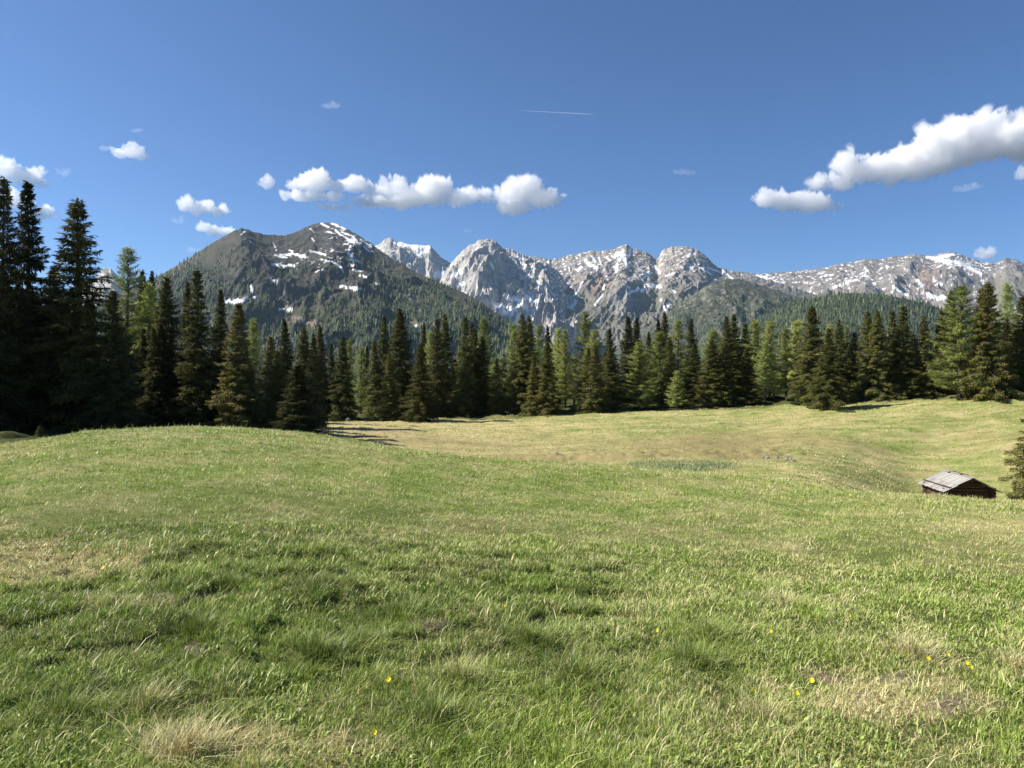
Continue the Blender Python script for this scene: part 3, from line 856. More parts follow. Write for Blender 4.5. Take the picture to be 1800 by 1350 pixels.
# neighbours to the left of the picture that shade the stand
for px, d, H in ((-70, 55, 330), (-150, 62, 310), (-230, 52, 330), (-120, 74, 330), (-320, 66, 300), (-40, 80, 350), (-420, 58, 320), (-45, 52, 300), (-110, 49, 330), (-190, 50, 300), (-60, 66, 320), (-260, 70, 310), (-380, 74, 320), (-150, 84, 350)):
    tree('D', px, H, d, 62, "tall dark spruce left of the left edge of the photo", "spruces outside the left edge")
# ------------------------------------------------------------------ mountains
def mtn_material(name):
    t = NT(name)
    P = t.pos()
    c = t.attr("tint").outputs["Color"]
    n1 = t.noise(0.06, 6, .7, P); n2 = t.noise(0.012, 5, .6, P)
    k = t.math('ADD', t.math('MULTIPLY', n1, .9), t.math('ADD', t.math('MULTIPLY', n2, .6), .25))
    sn = t.attr("snow").outputs["Fac"]
    k = t.math('ADD', t.math('MULTIPLY', k, t.math('SUBTRACT', 1.0, sn)), sn)
    c = t.mix(1.0, c, t.n("CombineColor").outputs[0], 'MULTIPLY') if False else c
    v = t.n("VectorMath", operation='SCALE'); t.l(c, v.inputs[0]); t.l(k, v.inputs["Scale"])
    bp = t.n("Bump"); bp.inputs["Strength"].default_value = .8; bp.inputs["Distance"].default_value = 14.0
    t.l(t.math('ADD', n1, n2), bp.inputs["Height"])
    return t.surf(t.principled(v.outputs[0], .92, .08, bp.outputs[0]))
M_MTN = mtn_material("mountain_rock")

def strokes(px, py, L, nz):
    """snow fields as wobbly strokes: list of (points, half width)"""
    m = np.zeros_like(px)
    for pts, w in L:
        best = np.full_like(px, 1e9)
        bx = [min(p[0] for p in pts) - 14, max(p[0] for p in pts) + 14]
        s = (px > bx[0]) & (px < bx[1])
        if not s.any(): continue
        X, Y = px[s], py[s]
        b = np.full(X.shape, 1e9)
        for (x0, y0), (x1, y1) in zip(pts[:-1], pts[1:]):
            dx, dy = x1 - x0, y1 - y0
            tt = np.clip(((X - x0) * dx + (Y - y0) * dy) / (dx * dx + dy * dy + 1e-9), 0, 1)
            b = np.minimum(b, np.hypot(X - x0 - tt * dx, Y - y0 - tt * dy))
        v = 1 - sstep(w * .75, w * 1.2, b + nz[s] * w * .95)
        m[s] = np.maximum(m[s], v)
    return m

def mountain(name, crest, dc, df, zf, nc, nr, amp, scl, seed, paint, gpow=1.1, ribs=(), crest_amp=1.6, back=.25, label=None, shear=0.0, low=1.0, fine=0.0):
    cx = np.array([c[0] for c in crest], float); cyy = np.array([c[1] for c in crest], float)
    px = np.linspace(cx[0], cx[-1], nc)
    pyc = np.interp(px, cx, cyy)
    dpy = crest_amp * (fbm(px / 9.0, px * 0 + seed, 4, seed) + .9 * np.abs(fbm(px / 5.0, px * 0 + seed + 3, 3, seed + 1)) - .25)
    dcr = np.interp(px, *zip(*dc)) if not np.isscalar(dc) else np.full(nc, float(dc))
    t = np.concatenate([np.linspace(0, 1, nr), 1 + np.linspace(0, back, 12)[1:]])
    PX, TT = np.meshgrid(px, t)
    DC = np.broadcast_to(dcr, PX.shape)
    D = df + (DC - df) * TT
    zc = (HZ - pyc) / F * dcr + EYE
    zz = zf + (np.broadcast_to(zc, PX.shape) - zf) * np.clip(TT, 0, 1) ** gpow - np.broadcast_to(dpy / F * dcr, PX.shape) * np.exp(-((TT - 1) / .045) ** 2) - np.clip(TT - 1, 0, 9) * (DC - df) * 0.9
    X = (PX - 900) / F * D; Y = D
    env = np.clip(TT * 5, 0, 1) * np.clip((1 - TT) * 2.2, 0, 1) ** .75
    n0 = .6 * fbm(X / 200, Y / 200, 2, seed + 8); wx = X - shear * Y + 60 * fbm(X / 300, Y / 300, 3, seed + 5); wy = Y * .5 + 60 * fbm(X / 300 + 9, Y / 300, 3, seed + 6)
    rg = ridged(wx / scl, wy / scl, 6, seed, .56)
    Zd = zz + env * (low + (1 - low) * TT) * amp * (rg - .45) * 2 + env * max(amp * .28, fine) * ridged(X / 80 + n0, Y / 110, 5, seed + 90, .62)
    for (r0, sl, wd, am, y0, y1) in ribs:
        pyv = HZ - (zz - EYE) / D * F
        q = (PX - (r0 + sl * (pyv - y0))) / wd + .55 * fbm(X / 160, Zd / 160, 3, seed + 33)
        Zd = Zd + am * np.exp(-np.abs(q) ** 1.3) * sstep(y0 - 4, y0 + 12, pyv) * (1 - sstep(y1 - 15, y1, pyv)) * env
    # rows of the picture where each point lies, for the colours that the slopes have
    PY = HZ - (Zd - EYE) / D * F
    n1 = fbm(X / 90, Y / 90 + Zd / 60, 4, seed + 50); n2 = fbm(X / 26, Zd / 20 + Y / 60, 3, seed + 60); n3 = fbm(X / 350, Y / 350, 3, seed + 70)
    gy, gx = np.gradient(Zd); cav = rg
    colr, snow = paint(PX.ravel(), PY.ravel(), n1.ravel(), n2.ravel(), n3.ravel(), cav.ravel())
    snow = np.clip(snow, 0, 1)
    colr = colr * (1 - snow[:, None]) + np.array([[.80, .82, .85]]) * snow[:, None]
    V = np.stack([X, Y, Zd], -1).reshape(-1, 3)
    me = raw_mesh(name, V, [grid_faces(len(t), nc)], dict(tint=colr, snow=snow), [M_MTN], True)
    o = tag(link(name, me), label, None, None, 'structure')
    return o, (PX, PY, X, Y, Zd)

def lerp(a, b, k):
    k = np.clip(k, 0, 1)[:, None]
    return np.asarray(a)[None] * (1 - k) + np.asarray(b)[None] * k if np.ndim(a) == 1 else a * (1 - k) + np.asarray(b)[None] * k

# --- the dark near mountain
C1 = [(60, 600), (150, 548), (230, 508), (283, 483), (300, 473), (330, 456), (352, 441), (380, 423), (400, 412), (412, 405), (424, 401), (436, 404), (450, 409), (465, 412), (480, 413), (500, 414), (512, 411), (530, 403), (548, 395), (560, 391), (570, 392),
      (585, 391), (600, 397), (615, 405), (632, 415), (650, 426), (668, 440), (690, 455), (710, 466), (730, 478), (750, 487), (780, 500), (810, 512), (840, 528), (870, 549), (895, 566), (920, 585), (960, 612), (1000, 642), (1050, 675)]
S1 = [([(484, 449), (500, 449), (515, 446), (525, 449), (540, 452)], 2.6), ([(479, 465), (500, 467), (517, 467)], 2.4), ([(486, 449), (505, 453)], 2.0), ([(403, 529), (415, 531), (424, 529), (434, 524)], 3.6), ([(441, 502), (443, 512)], 2.0),
      ([(444, 524), (453, 523)], 2.2), ([(491, 543), (513, 544)], 2.2), ([(598, 503), (615, 506), (635, 508)], 2.8), ([(480, 427), (486, 440)], .8), ([(508, 440), (514, 441)], 1.6), ([(545, 402), (552, 408)], 1.2), ([(548, 418), (552, 424)], 1.5),
      ([(565, 393), (577, 400)], 1.8), ([(583, 393), (600, 400), (607, 403)], 2.2), ([(590, 405), (600, 413), (612, 420)], 2.0), ([(575, 407), (584, 410)], 1.6), ([(600, 408), (618, 414), (630, 427)], 2.0), ([(612, 421), (629, 429)], 3.4), ([(634, 421), (652, 433)], 1.8),
      ([(616, 433), (612, 445), (622, 453)], 2.0), ([(640, 434), (650, 442)], 1.6), ([(590, 465), (600, 471), (604, 479)], 1.8), ([(545, 441), (560, 444), (572, 448)], 1.6), ([(610, 456), (630, 459)], 1.4), ([(620, 474), (636, 477)], 1.6), ([(632, 484), (643, 486)], 2.0),
      ([(430, 407), (424, 412)], 1.3), ([(438, 423), (441, 426)], 1.2), ([(475, 490), (488, 495)], 1.4), ([(726, 571), (733, 575)], 2.0), ([(660, 498), (662, 499)], 1.6), ([(394, 524), (399, 532)], 1.6), ([(572, 458), (590, 462)], 1.2)]
def paint1(px, py, n1, n2, n3, cav):
    heath = lerp((.040, .039, .034), (.078, .071, .058), .5 + .6 * n1)
    olive = lerp((.058, .058, .032), (.10, .095, .05), .5 + .6 * n1)
    left = (1 - sstep(300, 440, px)) * (1 - sstep(0, 45, py - np.interp(px, [c[0] for c in C1], [c[1] for c in C1])))
    c = lerp(heath, (.085, .082, .046), left * .85 + .25 * sstep(650, 700, px) * sstep(455, 480, py) * (1 - sstep(505, 530, py)))
    low = sstep(495, 575, py + 14 * n3)
    c = c * (1 - low[:, None]) + lerp((.040, .048, .026), (.085, .082, .05), .45 + .7 * n1) * low[:, None]
    rock = sstep(.1, .55, n2 + .4 * n3) * (1 - sstep(430, 470, py)) * sstep(520, 560, px)
    c = lerp(c, (.15, .145, .145), rock * .8)
    scree = np.maximum(strokes(px, py, [([(500, 515), (505, 535), (503, 545)], 3.5), ([(716, 500), (720, 520), (728, 560)], 2.5), ([(737, 505), (735, 540), (745, 565)], 2.5), ([(480, 558), (530, 562), (560, 570)], 5), ([(690, 565), (760, 572)], 4)], n2), 0)
    c = lerp(c, (.24, .19, .16), scree * .7)
    band = np.exp(-((px - 570) / 75) ** 2 - ((py - 462) / 22) ** 2)
    s = strokes(px, py, [(p, w * .8) for p, w in S1], n2 * 1.4)
    s = np.maximum(s, sstep(.80, .9, n2 + .5 * band) * (band > .25))
    pk = sstep(560, 585, px) * (1 - sstep(650, 690, px)) * (1 - sstep(440, 455, py))
    s = np.maximum(s, sstep(.66, .76, n2 * .75 + .34 * pk) * (pk > .2))
    return c, s
m1, G1 = mountain("mountain", C1, [(60, 2700), (424, 3000), (560, 3300), (700, 3000), (1050, 2300)], 1250, -230, 760, 330, 80, 430, 3, paint1, 1.12,
                  ribs=[(424, .30, 60, 60, 401, 560), (565, -.35, 50, 50, 391, 470), (700, .9, 60, 50, 470, 600)])

# --- grey rock peaks
def grey(n1, n2): return lerp((.205, .197, .19), (.445, .428, .405), .5 + .55 * n1 + .35 * n2)
C2 = [(600, 500), (640, 452), (655, 436), (668, 428), (675, 421), (685, 418), (697, 424), (712, 428), (725, 431), (735, 429), (745, 432), (757, 431), (764, 440), (775, 452), (790, 461), (800, 462), (830, 485), (870, 530)]
def paint2(px, py, n1, n2, n3, cav):
    c = grey(n1, n2)
    z = strokes(px, py, [([(705, 427), (730, 436), (745, 440)], 4.5), ([(728, 433), (755, 434)], 2.5), ([(768, 482), (782, 487), (795, 497)], 5), ([(770, 478), (790, 482)], 3), ([(735, 446), (750, 440)], 3), ([(690, 425), (700, 430)], 2)], n2)
    return c, np.maximum(z, sstep(.45, .6, n2 + .15 * n3 - .3 * sstep(.5, .8, cav)))
mountain("mountain", C2, 5900, 4300, -100, 330, 170, 190, 420, 21, paint2, 1.2, ribs=[(690, .5, 22, 90, 420, 520), (757, .4, 18, 90, 431, 520)])
C3 = [(740, 560), (770, 500), (788, 470), (797, 458), (805, 450), (812, 443), (825, 431), (838, 425), (848, 421), (862, 421), (872, 424), (878, 430), (883, 436), (895, 437), (910, 443), (925, 450), (938, 457), (960, 462), (985, 480), (1010, 520), (1040, 580)]
def paint3(px, py, n1, n2, n3, cav):
    c = grey(n1, n2)
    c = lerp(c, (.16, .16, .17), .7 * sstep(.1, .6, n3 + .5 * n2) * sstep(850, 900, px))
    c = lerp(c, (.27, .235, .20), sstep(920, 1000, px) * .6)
    z = strokes(px, py, [([(795, 485), (808, 478)], 4), ([(800, 505), (815, 498)], 2.2), ([(872, 537), (890, 540), (905, 545)], 4), ([(898, 550), (915, 535), (925, 522)], 2.2), ([(905, 525), (920, 535), (932, 552)], 3.5), ([(925, 520), (938, 530)], 3), ([(912, 555), (908, 572)], 4),
                         ([(945, 540), (925, 556), (915, 572)], 3.2), ([(862, 462), (868, 474)], 1.6), ([(905, 450), (918, 455)], 2.2), ([(830, 440), (845, 434)], 1.2), ([(880, 548), (900, 552)], 4), ([(892, 520), (900, 528)], 3), ([(935, 535), (945, 528)], 2.5)], n2)
    return c, np.maximum(z, sstep(.47, .60, n2 + .28 * sstep(895, 930, px) - .25 * sstep(.5, .8, cav)))
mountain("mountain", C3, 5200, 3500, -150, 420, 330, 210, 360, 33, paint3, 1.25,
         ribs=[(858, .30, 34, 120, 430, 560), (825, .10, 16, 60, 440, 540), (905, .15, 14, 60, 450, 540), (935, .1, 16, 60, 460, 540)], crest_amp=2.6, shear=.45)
# --- brown ridge with snow gullies and the flat topped knob
C4 = [(870, 470), (900, 452), (920, 448), (937, 452), (955, 453), (970, 457), (985, 453), (1000, 449), (1020, 445), (1040, 441), (1060, 441), (1078, 438), (1090, 433), (1101, 429), (1112, 437), (1130, 441), (1142, 446), (1151, 455), (1157, 455), (1161, 446), (1168, 438), (1180, 434), (1197, 433),
      (1215, 435), (1228, 441), (1240, 449), (1250, 460), (1262, 470), (1280, 475), (1300, 479), (1330, 485), (1380, 500), (1440, 520)]
S4 = [([(938, 462), (950, 466), (962, 462)], 2.5), ([(1030, 458), (1038, 466), (1048, 470)], 3.2), ([(1040, 450), (1046, 460)], 1.8), ([(1052, 452), (1058, 468)], 1.2), ([(1015, 475), (1022, 470)], 2.2), ([(1085, 445), (1095, 448), (1088, 456)], 3), ([(1108, 438), (1106, 450)], 2.5), ([(1098, 455), (1103, 468)], 2.5),
      ([(1085, 465), (1083, 478)], 2), ([(1066, 452), (1072, 458)], 1.6), ([(1095, 442), (1080, 452)], 2.4), ([(1024, 495), (1016, 512), (1008, 520)], 1.4), ([(1004, 540), (1012, 530)], 3.4), ([(1062, 500), (1058, 520), (1045, 536)], 1.6), ([(1024, 558), (1030, 548)], 2.2), ([(948, 580), (965, 560), (985, 545), (1000, 530)], 1.4),
      ([(1128, 512), (1138, 502), (1160, 504)], 3), ([(1138, 500), (1150, 500)], 2.5), ([(1105, 516), (1122, 508)], 2.2), ([(1100, 502), (1108, 508)], 1.6), ([(1130, 490), (1145, 480)], 1.4), ([(1150, 466), (1160, 480)], 1.6), ([(1170, 485), (1185, 480)], 1.2), ([(1210, 449), (1220, 447)], 2.6), ([(1212, 470), (1218, 470)], 2),
      ([(1230, 470), (1250, 482)], 1.5), ([(1243, 470), (1270, 480)], 1.5), ([(1255, 490), (1270, 495)], 1.2), ([(1270, 475), (1290, 492)], 1.4), ([(1180, 512), (1186, 513)], 2), ([(1162, 527), (1164, 528)], 2), ([(1000, 470), (1003, 480)], 1.2), ([(960, 480), (968, 486)], 1.6), ([(996, 497), (1006, 506)], 1.0), ([(1176, 535), (1170, 542)], 3.4), ([(1140, 478), (1128, 492)], 1.2)]
def paint4(px, py, n1, n2, n3, cav):
    c = lerp((.14, .13, .12), (.275, .25, .225), .5 + .6 * n1 + .25 * n2)
    g = sstep(480, 540, py + 16 * n3)
    c = lerp(c, (.115, .115, .08), g * .65)
    or_ = np.exp(-((px - 1048) / 20) ** 2 - ((py - 502) / 16) ** 2); c = lerp(c, (.21, .15, .105), or_ * .8)
    G = grey(n1, n2)
    knob = sstep(1148, 1158, px) * (1 - sstep(1240, 1262, px)) * (1 - sstep(474, 490, py + 5 * n2))
    crag = np.clip(1.25 - ((px - 1090) / 23) ** 2 - ((py - 527) / 26) ** 2, 0, 1) ** .5
    crag2 = np.clip(1.2 - ((px - 1112) / 36) ** 2 - ((py - 492 + (px - 1112) * .35) / 13) ** 2, 0, 1) ** .5
    c = c * (1 - knob[:, None]) + (G * np.array([[.80, .74, .69]])) * knob[:, None]
    w = np.clip(np.maximum(crag, crag2 * .6), 0, 1)[:, None]; c = c * (1 - w) + G * .72 * w
    s = strokes(px, py, S4, n2)
    hi = (1 - sstep(468, 500, py)) 
    s = np.maximum(s, sstep(.46, .58, n2 + .20 * hi - .10 - .15 * sstep(.5, .8, cav) - .25 * g))
    return c, s
mountain("mountain", C4, 5700, 3700, -150, 640, 330, 60, 260, 47, paint4, 1.12,
         ribs=[(1101, -1.2, 14, 40, 436, 560), (1195, .0, 42, 60, 434, 486), (1090, 0, 20, 70, 502, 552), (1040, -.9, 12, 30, 448, 560), (1235, 1.2, 20, 50, 450, 560), (985, -.5, 12, 30, 458, 560), (1160, -1.1, 14, 40, 466, 560)], crest_amp=2.2, shear=.7, low=.35, fine=38)
# --- the long right ridge
C5 = [(1220, 500), (1250, 484), (1280, 476), (1300, 477), (1320, 480), (1340, 481), (1360, 480), (1380, 478), (1400, 476), (1430, 473), (1450, 471), (1470, 465), (1490, 462), (1510, 458), (1520, 455), (1545, 456), (1570, 451), (1590, 449), (1602, 447), (1620, 448), (1640, 450), (1650, 446), (1670, 442), (1690, 448),
      (1710, 455), (1730, 461), (1750, 462), (1768, 453), (1785, 456), (1800, 463), (1850, 468), (2000, 480)]
def paint5(px, py, n1, n2, n3, cav):
    c = lerp((.125, .115, .108), (.225, .205, .19), .5 + .6 * n1 + .25 * n2)
    c = lerp(c, (.12, .12, .13), .7 * np.clip(1.2 - ((px - 1605 + (py - 475) * .5) / 10) ** 2 - ((py - 472) / 26) ** 2, 0, 1))
    c = lerp(c, (.24, .165, .12), .6 * np.exp(-((px - 1630) / 18) ** 2 - ((py - 490) / 22) ** 2))
    c = lerp(c, (.135, .13, .095), sstep(1700, 1760, px) * sstep(470, 500, py) * .7)
    dens = .02 + .36 * np.exp(-((px - 1690) / 48) ** 2 - ((py - 461 - (px - 1690) * .12) / 11) ** 2) + .22 * np.exp(-((px - 1335) / 45) ** 2 - ((py - 490) / 8) ** 2) + .12 * np.exp(-((px - 1480) / 60) ** 2 - ((py - 492) / 18) ** 2)
    dens = dens - .25 * sstep(1730, 1775, px) * sstep(470, 485, py) - .06 * sstep(500, 520, py)
    s = sstep(.32, .42, .70 * n2 + .35 * n1 + dens - .12 * sstep(.5, .8, cav))
    s = np.maximum(s, strokes(px, py, [([(1290, 483), (1320, 492), (1350, 498)], 2.6), ([(1330, 485), (1375, 500)], 2.2), ([(1570, 505), (1595, 518)], 1.4), ([(1632, 518), (1650, 524), (1662, 520)], 3), ([(1612, 492), (1622, 502)], 2.6), ([(1630, 452), (1660, 458), (1690, 462), (1725, 482)], 2.6), ([(1650, 452), (1675, 447)], 2), ([(1520, 470), (1528, 480)], 1.6), ([(1410, 515), (1430, 517)], 2), ([(1640, 493), (1655, 500)], 2)], n2))
    return c, s
mountain("mountain", C5, 6500, 4300, -150, 640, 260, 95, 330, 59, paint5, 1.05, ribs=[(1605, -.5, 16, 70, 448, 530), (1520, -.3, 20, 60, 456, 530), (1670, .2, 26, 60, 443, 520), (1770, .4, 30, 90, 455, 540)], crest_amp=1.2, shear=-.3, fine=34)
C7 = [(120, 530), (160, 500), (174, 480), (183, 470), (195, 472), (206, 484), (230, 505), (270, 540)]
mountain("mountain", C7, 5600, 4300, -100, 110, 90, 120, 400, 71, lambda px, py, n1, n2, n3, cav: (grey(n1, n2), sstep(.42, .55, n2)), 1.1)
# --- heath slope and forested hump in front of the right ridge
C6 = [(960, 720), (1000, 682), (1060, 636), (1130, 582), (1180, 545), (1220, 517), (1250, 497), (1275, 490), (1300, 491), (1340, 502), (1380, 516), (1420, 526), (1500, 545), (1600, 572), (1750, 610)]
def paint6(px, py, n1, n2, n3, cav):
    c = lerp((.045, .050, .036), (.095, .092, .070), .5 + .7 * n1 + .3 * n2)
    r = sstep(.25, .5, n2 + .3 * n3 + .3 * n1)
    return lerp(c, (.25, .24, .22), r * .55), np.zeros_like(px)
_, G6 = mountain("hill", C6, 3900, 2500, -200, 380, 200, 75, 260, 83, paint6, 1.1, crest_amp=1.6)
C8 = [(1150, 720), (1200, 650), (1260, 600), (1330, 562), (1380, 538), (1410, 527), (1450, 520), (1490, 515), (1530, 516), (1570, 521), (1620, 531), (1660, 545), (1720, 562), (1800, 580), (1900, 600), (2050, 640)]
def paint8(px, py, n1, n2, n3, cav):
    return lerp((.035, .045, .02), (.075, .08, .04), .5 + .7 * n1), np.zeros_like(px)
_, G8 = mountain("hill", C8, 2700, 1500, -230, 300, 140, 30, 380, 97, paint8, 1.0, crest_amp=.8)

# --- woods on the far slopes: thousands of small conifers, one object per wood
def far_wood_material():
    t = NT("far_conifers")
    tone = t.attr("tone").outputs["Fac"]; la = t.attr("dry").outputs["Fac"]
    c = t.mix(la, t.mix(tone, (.022, .034, .020), (.065, .080, .046)), t.mix(tone, (.075, .10, .045), (.14, .17, .08)))
    return t.surf(t.principled(c, .8, .1))
M_FAR = far_wood_material()
def far_wood(name, G, N, dens, hgt, larchy, label, seed):
    g = np.random.default_rng(seed)
    PX, PY, X, Y, Zd = G
    nr, nc = PX.shape
    i = g.uniform(0, nr - 1.01, N * 4); j = g.uniform(0, nc - 1.01, N * 4)
    i0 = i.astype(int); j0 = j.astype(int); u = (j - j0); v = (i - i0)
    def s(A): return (A[i0, j0] * (1 - u) + A[i0, j0 + 1] * u) * (1 - v) + (A[i0 + 1, j0] * (1 - u) + A[i0 + 1, j0 + 1] * u) * v
    x, y, z, px, py = s(X), s(Y), s(Zd), s(PX), s(PY)
    n1 = fbm(x / 130, y / 130, 3, seed + 1); n2 = fbm(x / 420, y / 420, 3, seed + 2)
    k = np.flatnonzero(g.random(len(x)) < dens(px, py, n1, n2))[:N]
    x, y, z, px, py, n2 = x[k], y[k], z[k], px[k], py[k], n2[k]; M = len(x)
    h = hgt * g.uniform(.55, 1.35, M); r = h * g.uniform(.15, .22, M)
    la = (g.random(M) < larchy(px, py, n2)).astype(float); tone = g.random(M)
    V, Fc, A, B_ = [], [], [], []
    ks = 6; th = np.arange(ks) * 2 * np.pi / ks
    off = 0
    for z0, z1, rr in ((-.05, .62, 1.0), (.30, 1.0, .66)):
        jit = g.uniform(.75, 1.25, (M, ks))
        ring = np.stack([x[:, None] + np.cos(th + off) * r[:, None] * rr * jit, y[:, None] + np.sin(th + off) * r[:, None] * rr * jit, np.broadcast_to((z + h * z0)[:, None], (M, ks)) + h[:, None] * g.uniform(-.05, .05, (M, ks))], -1)
        tip = np.stack([x, y, z + h * z1], -1)[:, None]
        blk = np.concatenate([ring, tip], 1)
        base = len(V) and sum(len(q) for q in V)
        V.append(blk.reshape(-1, 3))
        b = np.arange(M)[:, None, None] * (ks + 1) + base
        tri = np.stack([np.arange(ks), (np.arange(ks) + 1) % ks, np.full(ks, ks)], -1)[None]
        Fc.append((b + tri).reshape(-1, 3)); off += .5
        A.append(np.repeat(tone, ks + 1)); B_.append(np.repeat(la, ks + 1))
    me = raw_mesh(name, np.concatenate(V), [np.concatenate(Fc)], dict(tone=np.concatenate(A), dry=np.concatenate(B_)), [M_FAR])
    return tag(link(name, me), label, "wood", None, 'stuff')
def dens1(px, py, n1, n2):
    t = np.interp(px, [250, 330, 420, 470, 560, 640, 700, 760, 900], [470, 440, 470, 520, 540, 505, 472, 482, 560])
    d = sstep(-20, 75, py - t + 34 * n1 + 26 * n2) * .9
    d = d * (1 - .75 * np.clip(1.1 - ((px - 520) / 60) ** 2 - ((py - 565) / 28) ** 2, 0, 1))
    d = np.maximum(d, .10 * sstep(0, .5, n1) * sstep(425, 470, py))
    d = np.maximum(d, .55 * sstep(-.2, .4, n1) * (1 - sstep(400, 520, px)) * sstep(425, 465, py))
    d = np.maximum(d, .30 * sstep(-.1, .4, n1 + .4 * n2) * sstep(445, 470, py))
    return d * (1 - strokes(px, py, [(p, w * 2.2) for p, w in S1], 0 * px))
far_wood("mountain_wood", G1, 36000, dens1, 15.5, lambda px, py, n: .22 + .35 * sstep(540, 600, py) * sstep(-.1, .4, n), "far off conifers on the slopes of the dark snow flecked mountain", 5)
far_wood("slope_wood", G6, 20000, lambda px, py, n1, n2: np.clip(.10 + .6 * sstep(-.1, .5, n1 + .5 * n2) + .9 * sstep(505, 560, py + (1300 - px) * .12), 0, 1) * sstep(-6, 8, py - np.interp(px, [c[0] for c in C6], [c[1] for c in C6]) - 6), 15, lambda px, py, n: .2 + 0 * n, "far off scattered conifers on the heath slope below the right ridge", 6)
far_wood("hump_wood", G8, 24000, lambda px, py, n1, n2: .9 + 0 * n1, 15, lambda px, py, n: .15 + .2 * sstep(0, .5, n), "far off dense conifer wood covering the hump below the right ridge", 7)
# ------------------------------------------------------------------ log hut
def wood_material(name, a, b, scale=(3, 30, 30), rough=.8):
    t = NT(name)
    tc = t.n("TexCoord").outputs["Object"]
    mp = t.n("Mapping"); mp.inputs["Scale"].default_value = scale; t.l(tc, mp.inputs["Vector"])
    f = t.noise(1.0, 5, .65, mp.outputs[0])
    at_ = t.attr("tone").outputs["Fac"]
    c = t.mix(t.math('ADD', t.math('MULTIPLY', f, .6), t.math('MULTIPLY', at_, .5), True), a, b)
    return t.surf(t.principled(c, rough, .2))
M_LOG = wood_material("weathered_logs", (.016, .012, .010), (.10, .062, .042))
M_ROOF = wood_material("grey_shingle_boards", (.09, .086, .082), (.40, .385, .36), (1.2, 22, 22))
M_END = wood_material("log_ends", (.12, .10, .085), (.40, .35, .30), (20, 20, 20))

class Boxes:
    def __init__(s): s.bm = bmesh.new(); s.l = s.bm.verts.layers.float.new("tone"); s.g = random.Random(3)
    def _t(s, vs):
        k = s.g.random()
        for v in vs: v[s.l] = k
    def box(s, lo, hi, M=None):
        from mathutils import Matrix
        vs = []
        for x in (lo[0], hi[0]):
            for y in (lo[1], hi[1]):
                for z in (lo[2], hi[2]):
                    p = Vector((x, y, z)); vs.append(s.bm.verts.new(M @ p if M else p))
        for f in ((0, 1, 3, 2), (4, 6, 7, 5), (0, 4, 5, 1), (2, 3, 7, 6), (0, 2, 6, 4), (1, 5, 7, 3)):
            s.bm.faces.new([vs[i] for i in f])
        s._t(vs)
    def log(s, a, b, r, k=9):
        a = Vector(a); b = Vector(b); d = (b - a).normalized(); u = d.orthogonal().normalized(); w = d.cross(u)
        n_ = 5; rings = []; vs = []
        for i in range(n_ + 1):
            c = a.lerp(b, i / n_) + u * s.g.uniform(-.012, .012) + w * s.g.uniform(-.012, .012); rr = r * s.g.uniform(.93, 1.07)
            ring = [s.bm.verts.new(c + (u * math.cos(2 * math.pi * q / k) + w * math.sin(2 * math.pi * q / k)) * rr) for q in range(k)]
            rings.append(ring); vs += ring
        for p, q in zip(rings, rings[1:]):
            for i in range(k): s.bm.faces.new([p[i], p[(i + 1) % k], q[(i + 1) % k], q[i]]).smooth = True
        s.bm.faces.new(rings[0][::-1]); s.bm.faces.new(rings[-1])
        s._t(vs)
    def obj(s, name, mat, parent):
        bmesh.ops.recalc_face_normals(s.bm, faces=s.bm.faces)
        me = bpy.data.meshes.new(name); s.bm.to_mesh(me); s.bm.free(); me.materials.append(mat)
        return link(name, me, parent)

